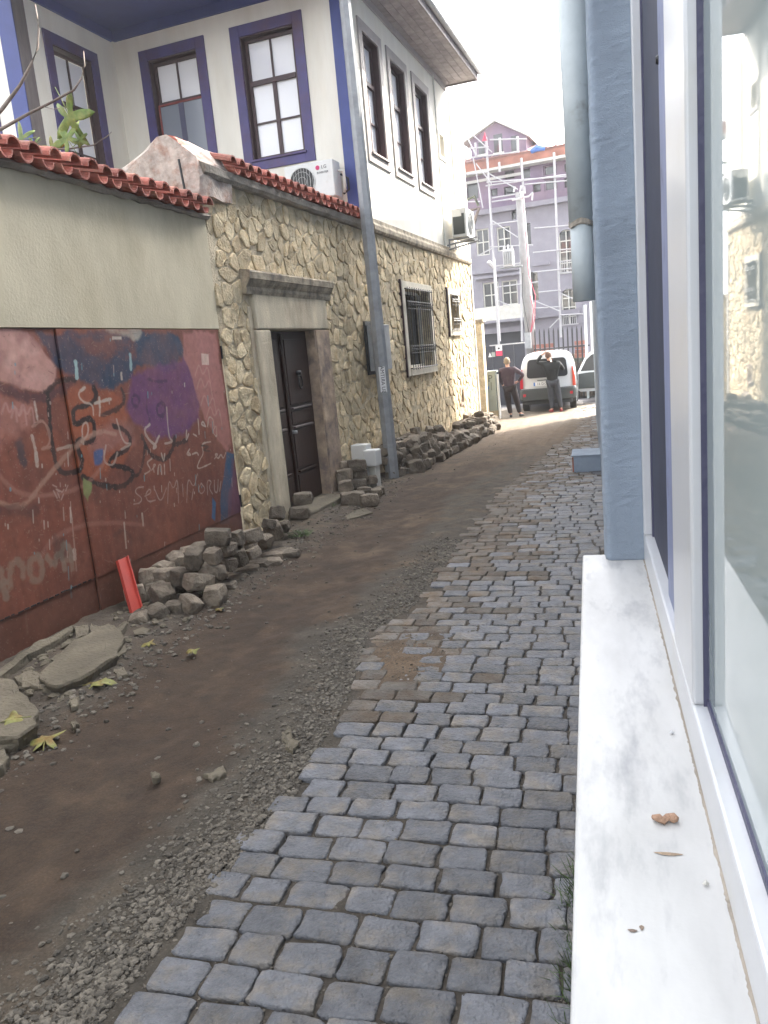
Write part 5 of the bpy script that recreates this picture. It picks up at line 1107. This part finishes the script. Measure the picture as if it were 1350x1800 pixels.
for h in H_:
    a0, a1, z0_, z1_ = h; w = MB().fbox(TF, a0, a1, -.22, -.18, z0_, z1_).build('window', M['pane_dark'], tb)
    if (a1 - a0) > .6 or (z1_ - z0_) > 1.5:
        cols = 2 if a1 - a0 < 1.4 else 3; rows = 2 if z1_ - z0_ < 1.6 else 4
        fm = MB(); fm.fbox(TF, a0, a0 + .06, -.18, -.1, z0_, z1_).fbox(TF, a1 - .06, a1, -.18, -.1, z0_, z1_).fbox(TF, a0 + .06, a1 - .06, -.18, -.1, z1_ - .06, z1_).fbox(TF, a0 + .06, a1 - .06, -.18, -.1, z0_, z0_ + .06); fm.build('frame', M['offwhite'] if z1_ < zl_ else M['purple'], w)
        if z1_ < zl_:
            for i in range(1, cols): a = a0 + (a1 - a0) * i / cols; MB().fbox(TF, a - .025, a + .025, -.17, -.12, z0_ + .06, z1_ - .06).build('muntin', M['offwhite'], w)
            for i in range(1, rows): z = z0_ + (z1_ - z0_) * i / rows; MB().fbox(TF, a0 + .06, a1 - .06, -.171, -.121, z - .025, z + .025).build('muntin', M['offwhite'], w)
for h in H_[16:18]:                               # pointed arches and railings of the tall windows
    a0, a1, z0_, z1_ = h; am = (a0 + a1) / 2; R_ = (a1 - a0) / 2; sp_ = MB()
    for sgn in (-1, 1):
        A = [(am + sgn * R_, z1_ + .001), (am + sgn * R_, z1_ - R_ * 1.0)] + [(am + sgn * R_ * math.cos(u), z1_ - R_ * 1.0 + R_ * 1.0 * math.sin(u)) for u in np.linspace(0, 1.571, 7)]
        sp_.loft([[TF.P(a, o, z) for a, z in A] for o in (-.12, .004)])
    sp_.build('arch_spandrel', M['greystone'], tb)
    rl = MB(); rl.fbox(TF, a0 - .1, a1 + .1, .15, .18, z0_ + .55, z0_ + .6).fbox(TF, a0 - .1, a1 + .1, .15, .18, z0_ + .02, z0_ + .07)
    for i in range(9): a = a0 + (a1 - a0) * i / 8; rl.fbox(TF, a - .012, a + .012, .155, .175, z0_ + .07, z0_ + .55)
    rl.build('window_railing', M['steel_w'], tb)
for yy, xx0, xx1, th, dep, m in ((735, 60, 900, .22, .35, 'greystone'), (1190, 130, 480, .2, .2, 'greystone'), (1150, 560, 680, .15, .12, 'greystone'), (1240, 150, 480, .12, .3, 'greystone'), (1520, 190, 900, .25, .2, 'greystone'), (1620, 190, 490, .25, .3, 'greystone'), (540, 60, 480, .12, .1, 'gutter')):
    a0, z = c6(xx0, yy + 10); a1, _ = c6(xx1, yy - 30); z = c6((xx0 + xx1) / 2, yy)[1]; MB().fbox(TF, max(-2.7, a0), a1, 0, dep, z - th, z).build('ledge', M[m], tb)
a0, _ = c6(175, 1500); a1, _ = c6(600, 1460); zb0 = c6(330, 1570)[1]; zb1 = c6(330, 1470)[1]
MB().fbox(TF, a0, a1, 0, .9, zb0 - .1, zb0 + .02).build('balcony_floor', M['greystone'], tb); MB().fbox(TF, a0, a1, .86, .9, zb0 + .02, zb1).build('balcony_parapet', M['offwhite'], tb)
MB().fbox(TF, -2.9, 8.3, -.2, .6, ze, ze + .12).build('eave_board', M['offwhite'], tb); MB().fbox(TF, -2.9, 8.3, .2, .62, ze + .121, ze + .55).build('eave_timber', M['orange'], tb)
ra, rz = c6(790, 215); R0 = ze + .55
rfm = MB(); rfm.add([TF.P(-2.9, .62, R0), TF.P(8.3, .62, R0), TF.P(8.3, -4, rz + 1.0), TF.P(-2.9, -4, rz + .6), TF.P(-2.9, .62, R0 - .1), TF.P(8.3, .62, R0 - .1), TF.P(8.3, -4, R0 - .1), TF.P(-2.9, -4, R0 - .1)], [(0, 1, 2, 3), (4, 5, 6, 7), (0, 1, 5, 4), (1, 2, 6, 5), (2, 3, 7, 6), (3, 0, 4, 7)]); rfm.build('roof', M['roofpink'], tb)
for i in range(26):
    a = -2.85 + i * .43; MB().add([TF.P(a, .6, R0 + .005), TF.P(a + .07, .6, R0 + .07), TF.P(a + .14, .6, R0 + .005), TF.P(a, -3.9, rz + .6 + (a + 2.9) * .036), TF.P(a + .07, -3.9, rz + .67 + (a + 2.9) * .036), TF.P(a + .14, -3.9, rz + .6 + (a + 2.9) * .036)], [(0, 1, 2), (3, 4, 5), (0, 1, 4, 3), (1, 2, 5, 4)]).build('roof_rib', M['roofpink'], tb)
# gable dormer
ga, gz2 = c6(295, 110); gl, glz = c6(85, 265); grr, grz = c6(540, 195); gb = c6(300, 400)[1]
D = MB(); D.loft([[TF.P(a, o, z) for a, z in ((gl + .25, gb), (grr - .15, gb), (grr - .15, grz - .1), (ga, gz2 - .25), (gl + .25, glz))] for o in (.35, -3)]); dm = D.build('dormer', M['purple'], tb)
for (a0, z0_), (a1, z1_) in (((gl - .1, glz - .05), (ga, gz2)), ((ga, gz2), (grr + .1, grz - .15))):
    MB().loft([[TF.P(a0, o, z0_), TF.P(a1, o, z1_), TF.P(a1, o, z1_ - .3), TF.P(a0, o, z0_ - .25)] for o in (.6, -3)]).build('dormer_eave', M['offwhite'], tb)
for (x0_, y0_), (x1_, y1_) in (((165, 290), (215, 370)), ((275, 235), (345, 355)), ((400, 245), (450, 350))):
    a0, z1_ = c6(x0_, y0_, .35); a1, z0_ = c6(x1_, y1_, .35); MB().fbox(TF, a0, a1, .3, .36, z0_, z1_).build('dormer_window', M['pane_dark'], tb); MB().fbox(TF, a0 - .05, a1 + .05, .35, .42, z0_ - .08, z0_).build('dormer_sill', M['offwhite'], tb)
q_ = c6(590, 345, .7); MB().tube([TF.P(q_[0] - .3, .65, q_[1]), TF.P(q_[0], .65, q_[1] + .1), TF.P(q_[0] + .35, .65, q_[1] + .02)], [.1, .16, .08], 6).build('blue_tarpaulin', M['signblue'], tb)
sf = thing('scaffolding', (*TF.P(0, 1.5, 0)[:2], -.4), 'pale tube scaffolding with braces in front of the purple building', 'scaffolding')
def pole6(p0_, p1__, r, name='pole', off=1.3):
    a = [c6(*p, off) for p in (p0_, p1__)]; MB().tube([TF.P(a[0][0], off, a[0][1]), TF.P(a[1][0], off, a[1][1])], r, 6).build(name, M['steel_w'], sf)
for a, b2 in (((222, 250), (315, 1740)), ((475, 400), (492, 640)), ((710, 360), (762, 1690)), ((320, 255), (326, 375)), ((447, 245), (452, 355)), ((316, 430), (321, 500)), ((470, 1150), (482, 1720)), ((145, 290), (150, 385))): pole6(a, b2, .055)
for a, b2 in (((65, 520), (240, 500)), ((220, 600), (830, 515)), ((225, 575), (830, 530)), ((265, 688), (430, 660)), ((265, 715), (430, 690)), ((250, 268), (515, 262)), ((90, 400), (460, 355)), ((570, 905), (870, 880)), ((250, 1040), (560, 1025)), ((285, 1330), (600, 1290)), ((760, 1530), (920, 1520)), ((600, 1365), (760, 1350)), ((60, 410), (130, 395)), ((90, 715), (180, 712)), ((250, 880), (470, 850)), ((560, 1080), (860, 1050)), ((270, 1180), (480, 1155)), ((560, 1220), (880, 1190)), ((500, 590), (830, 560)), ((560, 1480), (760, 1470)), ((100, 330), (240, 320))): pole6(a, b2, .032, 'ledger', 1.45)
for a, b2 in (((85, 195), (265, 358)), ((150, 440), (262, 585)), ((240, 510), (450, 625)), ((265, 850), (450, 970)), ((575, 1430), (750, 1500)), ((762, 1375), (885, 1428)), ((160, 1105), (275, 1045)), ((310, 1425), (390, 1460)), ((95, 270), (150, 380)), ((130, 400), (200, 760)), ((680, 1620), (760, 1540))): pole6(a, b2, .028, 'brace', 1.6)
q_ = c6(213, 245, 1.6); MB().loft([[TF.P(q_[0] + dx, o, q_[1] + dz) for dx, dz in ((-.12, -.18), (.1, -.2), (.02, .18))] for o in (1.6, 1.63)]).build('red_flag', M['signred'], sf)
# ------------------------------------------------------------------ van
vx = at_y(964, 700, 24.6)[0]; VZ = gslope(25)
van = thing('white_van', (vx, 24.55, VZ), 'small white high-roof van seen from behind with its right front door open', 'van')
def VP(x, y, z): return (vx + x, 24.55 + y, VZ + z)
def sect(yv, top, ws=1., zb=.32):
    hw = [(0.70, .0), (.80, .06), (.83, .3), (.835, .5), (.82, .62), (.785, .75), (.73, .86), (.66, .94), (.52, .985), (.25, 1.)]
    pr_ = [(w * ws, zb + (top - zb) * k) for w, k in hw]; return [VP(x, yv, z) for x, z in pr_] + [VP(-x, yv, z) for x, z in pr_[::-1]]
bd = MB(); bd.loft([sect(.0, 1.74, .93), sect(.05, 1.8, .985), sect(.25, 1.82), sect(1.5, 1.83), sect(2.2, 1.78, .99), sect(2.9, 1.12, 1.), sect(3.7, .98, .97), sect(3.95, .85, .9)])
bo = bd.build('body', M['carwhite'], van, smooth=True, bevel=0); bo.modifiers.new('sub', 'SUBSURF').render_levels = 1
VF = Fr((vx, 24.55), (1, 0), (0, -1)); vz = lambda z: z + VZ
def rrect(x0_, x1_, z0_, z1_, o, r=.08, taper=.0):
    P = []
    for cx_, cz_, a_ in ((x1_ - r, z1_ - r, 0), (x0_ + r, z1_ - r, 1.571), (x0_ + r, z0_ + r, 3.142), (x1_ - r, z0_ + r, 4.712)):
        for u in np.linspace(a_, a_ + 1.571, 4):
            z = cz_ + r * math.sin(u); x = cx_ + r * math.cos(u); P.append(VF.P(x * (1 - taper * (z - z0_)), o, vz(z)))
    return P
MB().loft([rrect(-.62, .62, 1.04, 1.6, -.03, .1, .16), rrect(-.62, .62, 1.04, 1.6, .035, .1, .16)]).build('rear_window', M['pane_dark'], van)
MB().loft([rrect(-.79, .79, .4, .72, -.1, .05), rrect(-.85, .85, .36, .72, -.02, .08), rrect(-.84, .84, .36, .72, .08, .08), rrect(-.78, .78, .38, .7, .13, .08)]).build('rear_bumper', M['greybump'], van, smooth=False)
for sg in (-1, 1):
    A = [(.74, .74), (.835, .74), (.82, 1.02), (.765, 1.33), (.735, 1.3), (.74, 1.05)]
    MB().loft([[VF.P(sg * x, o, vz(z)) for x, z in A] for o in (-.06, .05)]).build('tail_lamp', M['redlamp'] if sg < 0 else M['orangelamp'], van)
    MB().fbox(VF, sg * .74, sg * .66, .12, .135, vz(.5), vz(.58)).build('reflector', M['redlamp'], van)
    for yv in (.75, 3.2):
        wh_ = MB().tube([VP(sg * .62, yv, .31), VP(sg * .82, yv, .31)], .31, 20).build('wheel', M['tyre'], van); MB().tube([VP(sg * .821, yv, .31), VP(sg * .83, yv, .31)], .19, 14).build('rim', M['galv'], wh_)
pl = MB().fbox(VF, -.42, .1, .045, .055, vz(.8), vz(.91)).build('number_plate', M['signwhite'], van); MB().fbox(VF, -.42, -.37, .0555, .058, vz(.8), vz(.91)).build('plate_band', M['signblue'], van)
text_mesh('16 DG', .11, VF, -.17, .057, vz(.855), M['ink'], van); MB().fbox(VF, -.3, .3, .035, .06, vz(.95), vz(.98)).build('handle_strip', M['greybump'], van)
MB().fbox(VF, -.7, .7, -2.5, .0, vz(.24), vz(.36)).build('underbody', M['blackp'], van); MB().tube([VP(-.5, .1, .27), VP(.45, .1, .27)], .03, 6).build('exhaust', M['galv'], van)
MB().fbox(VF, -.005, .005, .0, .036, vz(1.6), vz(1.7)).build('door_split', M['greybump'], van)
DV = Fr((vx + .84, 24.55 + 2.55), (.97, -.22), (-.22, -.97))
A = [(0, .42), (.02, 1.0), (.3, 1.5), (.5, 1.66), (.8, 1.7), (.86, 1.6), (.9, 1.0), (.95, .6), (.93, .42), (.85, .36), (.1, .36)]
vd_ = MB().loft([[DV.P(x, o, vz(z)) for x, z in A] for o in (0, -.06)]).build('front_door', M['carwhite'], van)
MB().loft([[DV.P(x, o, vz(z)) for x, z in ((.12, 1.03), (.32, 1.4), (.5, 1.55), (.72, 1.58), (.76, 1.03))] for o in (.005, -.065)]).build('door_glass', M['blackp'], vd_)
MB().loft([[DV.P(x, o, vz(z)) for x, z in ((.05, .46), (.06, .95), (.4, .98), (.7, .98), (.72, .85), (.7, .46))] for o in (.004, .05)]).build('door_trim', M['greybump'], vd_); MB().fbox(DV, .78, .86, .001, .03, vz(.78), vz(.9)).build('latch', M['blackp'], vd_)
# dark parked car mostly hidden by the blue wall
cx0 = at_y(1047, 690, 30)[0]; car = thing('parked_car', (cx0 + 1, 28, gslope(28)), 'dark parked car peeking out behind the open van door', 'car')
cb = MB(); zc_ = gslope(28)
cb.loft([[(cx0 + x, 27.2 + s * w, zc_ + z) for x, z in ((0, .35), (.0, .65), (.25, .85), (1.0, .95), (1.5, 1.4), (2.9, 1.42), (3.6, .95), (4.1, .85), (4.1, .35))] for s, w in ((0, 0), (1, 1.65))]); cb.build('body', M['blackp'], car, bevel=.04)
for x in (.75, 3.3):
    for yv in (27.18, 28.7): MB().tube([(cx0 + x, yv, zc_ + .3), (cx0 + x, yv + .2, zc_ + .3)], .3, 16).build('wheel', M['tyre'], car)
MB().loft([[(cx0 + x, yy, zc_ + z) for x, z in ((1.1, .96), (1.55, 1.34), (2.8, 1.36), (3.4, .96))] for yy in (27.19, 27.21)]).build('side_window', M['pane_dark'], car)
# ------------------------------------------------------------------ people
def skin_mesh(name, verts, edges, radii, m, parent, root=0, lv=2):
    me = bpy.data.meshes.new(name); org = ORG[parent.name]; me.from_pydata([tuple(np.array(v) - org) for v in verts], edges, []); me.materials.append(m)
    o = bpy.data.objects.new(name, me); C.objects.link(o); o.parent = parent; ORG[o.name] = org
    sk = o.modifiers.new('skin', 'SKIN'); sk.use_smooth_shade = True
    for i, r in enumerate(radii): d = me.skin_vertices[0].data[i]; d.radius = r if isinstance(r, tuple) else (r, r); d.use_root = (i == root)
    ss = o.modifiers.new('sub', 'SUBSURF'); ss.levels = lv; ss.render_levels = lv
    return o
def person(loc, J, label, mats, hairr=.1):
    """J: joints in metres relative to the spot between the feet (x right, y away, z up)"""
    t = thing('person', loc, label, 'person'); L = np.array(loc); P = {k: L + np.array(v) for k, v in J.items()}
    names = ['pelvis', 'belly', 'chest', 'neck', 'head', 'crown', 'shL', 'elL', 'wrL', 'hdL', 'shR', 'elR', 'wrR', 'hdR', 'hipL', 'knL', 'anL', 'toL', 'hipR', 'knR', 'anR', 'toR']
    ix = {n: i for i, n in enumerate(names)}; E_ = [('pelvis', 'belly'), ('belly', 'chest'), ('chest', 'neck'), ('neck', 'head'), ('head', 'crown')]
    for s in 'LR': E_ += [('chest', 'sh' + s), ('sh' + s, 'el' + s), ('el' + s, 'wr' + s), ('wr' + s, 'hd' + s), ('pelvis', 'hip' + s), ('hip' + s, 'kn' + s), ('kn' + s, 'an' + s), ('an' + s, 'to' + s)]
    R = dict(pelvis=(.1, .07), belly=(.1, .07), chest=(.1, .07), neck=.05, head=(.075, .09), crown=(.055, .065), sh=.04, el=.035, wr=.028, hd=.035, hip=.06, kn=.045, an=.038, to=.035)
    rad = [R.get(n, R.get(n[:2], R.get(n[:3], .05))) for n in names]
    skin_mesh('body', [P[n] for n in names], [(ix[a], ix[b]) for a, b in E_], rad, M[mats[0]], t)
    up_ = ['belly', 'pelvis', 'chest', 'neck2', 'shL', 'elL', 'wrL', 'shR', 'elR', 'wrR']; P['neck2'] = P['chest'] * .35 + P['neck'] * .65
    rr = [(.17, .13), (.17, .13), (.185, .13), .07, .095, .062, .046, .085, .062, .046]; iu = {n: i for i, n in enumerate(up_)}
    skin_mesh('top', [P[n] for n in up_], [(iu['pelvis'], iu['belly']), (iu['belly'], iu['chest']), (iu['chest'], iu['neck2']), (iu['chest'], iu['shL']), (iu['shL'], iu['elL']), (iu['elL'], iu['wrL']), (iu['chest'], iu['shR']), (iu['shR'], iu['elR']), (iu['elR'], iu['wrR'])], rr, M[mats[1]], t)
    lo_ = ['pelvis', 'hipL', 'knL', 'anL', 'hipR', 'knR', 'anR']; il = {n: i for i, n in enumerate(lo_)}
    skin_mesh('trousers', [P[n] for n in lo_], [(0, 1), (1, 2), (2, 3), (0, 4), (4, 5), (5, 6)], [(.165, .125), .125, .095, .07, .125, .095, .07], M[mats[2]], t)
    for s in 'LR':
        a_, b_3 = P['an' + s], P['to' + s]; heel = a_ * 1.15 - b_3 * .15; heel[2] = b_3[2]
        skin_mesh('shoe', [heel, (a_ + b_3) / 2 - np.array([0, 0, (a_[2] - b_3[2]) / 2 - .012]), b_3], [(0, 1), (1, 2)], [.045, .05, .038], M[mats[3]], t)
        # five fingers
        h, w_ = P['hd' + s], P['wr' + s]; d = (h - w_) / np.linalg.norm(h - w_); sd_ = np.cross(d, [0, 1, 0.3]); sd_ /= np.linalg.norm(sd_)
        for k in range(4):
            b_4 = h + sd_ * (k - 1.5) * .018; skin_mesh('finger', [b_4 - d * .02, b_4 + d * (.04 + .008 * (k in (1, 2))), b_4 + d * (.07 + .008 * (k in (1, 2))) + np.array([0, -.01, 0])], [(0, 1), (1, 2)], [.009, .009, .007], M[mats[0]], t, lv=1)
        skin_mesh('thumb', [h - d * .03, h + sd_ * .04, h + sd_ * .05 + d * .03], [(0, 1), (1, 2)], [.011, .01, .008], M[mats[0]], t, lv=1)
    hd, cr_ = P['head'], P['crown']; hb = bmesh.new(); bmesh.ops.create_icosphere(hb, subdivisions=3, radius=1); me = bpy.data.meshes.new('hair'); c_ = hd * .5 + cr_ * .5 + np.array([0, -.028, .0]) - L
    for v in hb.verts: v.co = Vector((c_[0] + v.co.x * .092, c_[1] + v.co.y * .098, c_[2] + v.co.z * .115)) * 1.0
    hb.to_mesh(me); hb.free(); me.materials.append(M[mats[4]]); me.polygons.foreach_set('use_smooth', [True] * len(me.polygons)); ho = bpy.data.objects.new('hair', me); C.objects.link(ho); ho.parent = t; ORG[ho.name] = L
    for s in (-1, 1): q = hd + np.array([s * .082, .0, .0]); skin_mesh('ear', [q + np.array([0, 0, -.02]), q + np.array([s * .008, 0, .022])], [(0, 1)], [.012, .014], M[mats[0]], t, lv=1)
    return t
m1 = ground_px(902, 733); m2p = ground_px(975, 724)
hd1 = {}
person((m1[0], m1[1], m1[2]), dict(pelvis=(-.06, 0, .88), belly=(-.06, -.01, 1.08), chest=(-.07, -.02, 1.3), neck=(-.08, -.01, 1.47), head=(-.09, .02, 1.6), crown=(-.09, .02, 1.67),
    shL=(-.27, -.02, 1.38), elL=(-.31, .03, 1.12), wrL=(-.26, .14, .95), hdL=(-.24, .17, .88), shR=(.12, -.02, 1.39), elR=(.36, .0, 1.2), wrR=(.2, .1, 1.02), hdR=(.13, .12, 1.0),
    hipL=(-.14, 0, .84), knL=(-.12, .02, .46), anL=(-.06, -.05, .1), toL=(-.06, .12, .035), hipR=(.05, 0, .84), knR=(.13, .05, .46), anR=(.2, .02, .1), toR=(.3, .14, .035)),
    'grey-haired man in plum jacket and dark trousers, hand on hip, back turned', ['skin', 'maroon', 'darktr', 'blackp', 'hair_g'])
person((m2p[0], m2p[1], m2p[2]), dict(pelvis=(-.02, 0, .92), belly=(-.02, -.01, 1.12), chest=(-.02, -.01, 1.36), neck=(-.08, .02, 1.54), head=(-.11, .06, 1.66), crown=(-.12, .07, 1.73),
    shL=(-.22, .0, 1.44), elL=(-.46, .02, 1.5), wrL=(-.3, .04, 1.72), hdL=(-.22, .04, 1.76), shR=(.19, .0, 1.43), elR=(.3, .14, 1.24), wrR=(.24, .36, 1.3), hdR=(.2, .44, 1.33),
    hipL=(-.1, 0, .88), knL=(-.08, .03, .48), anL=(-.06, -.03, .1), toL=(-.16, .08, .035), hipR=(.08, 0, .88), knR=(.13, .03, .48), anR=(.19, .0, .1), toR=(.2, .16, .035)),
    'man in black sweater and charcoal jeans with red shoes, hand on his head', ['skin', 'black', 'jeans', 'redshoe', 'hair_b'])

# ------------------------------------------------------------------ thin haze volume added to imitate lens glare at the street end
hz_ = MB().box(-45, 45, -8, 75, -3, 14.5).build('glare_haze', M['plaster']); hz_.data.materials.clear(); tag(hz_, kind='stuff')
hm = bpy.data.materials.new('glare_haze_air'); hm.use_nodes = True; t = hm.node_tree; t.nodes.clear(); pv = N(t, 'ShaderNodeVolumePrincipled'); pv.inputs['Color'].default_value = (.95, .95, .97, 1); pv.inputs['Density'].default_value = .0018
mo_ = N(t, 'ShaderNodeOutputMaterial'); t.links.new(pv.outputs[0], mo_.inputs['Volume']); hz_.data.materials.append(hm)
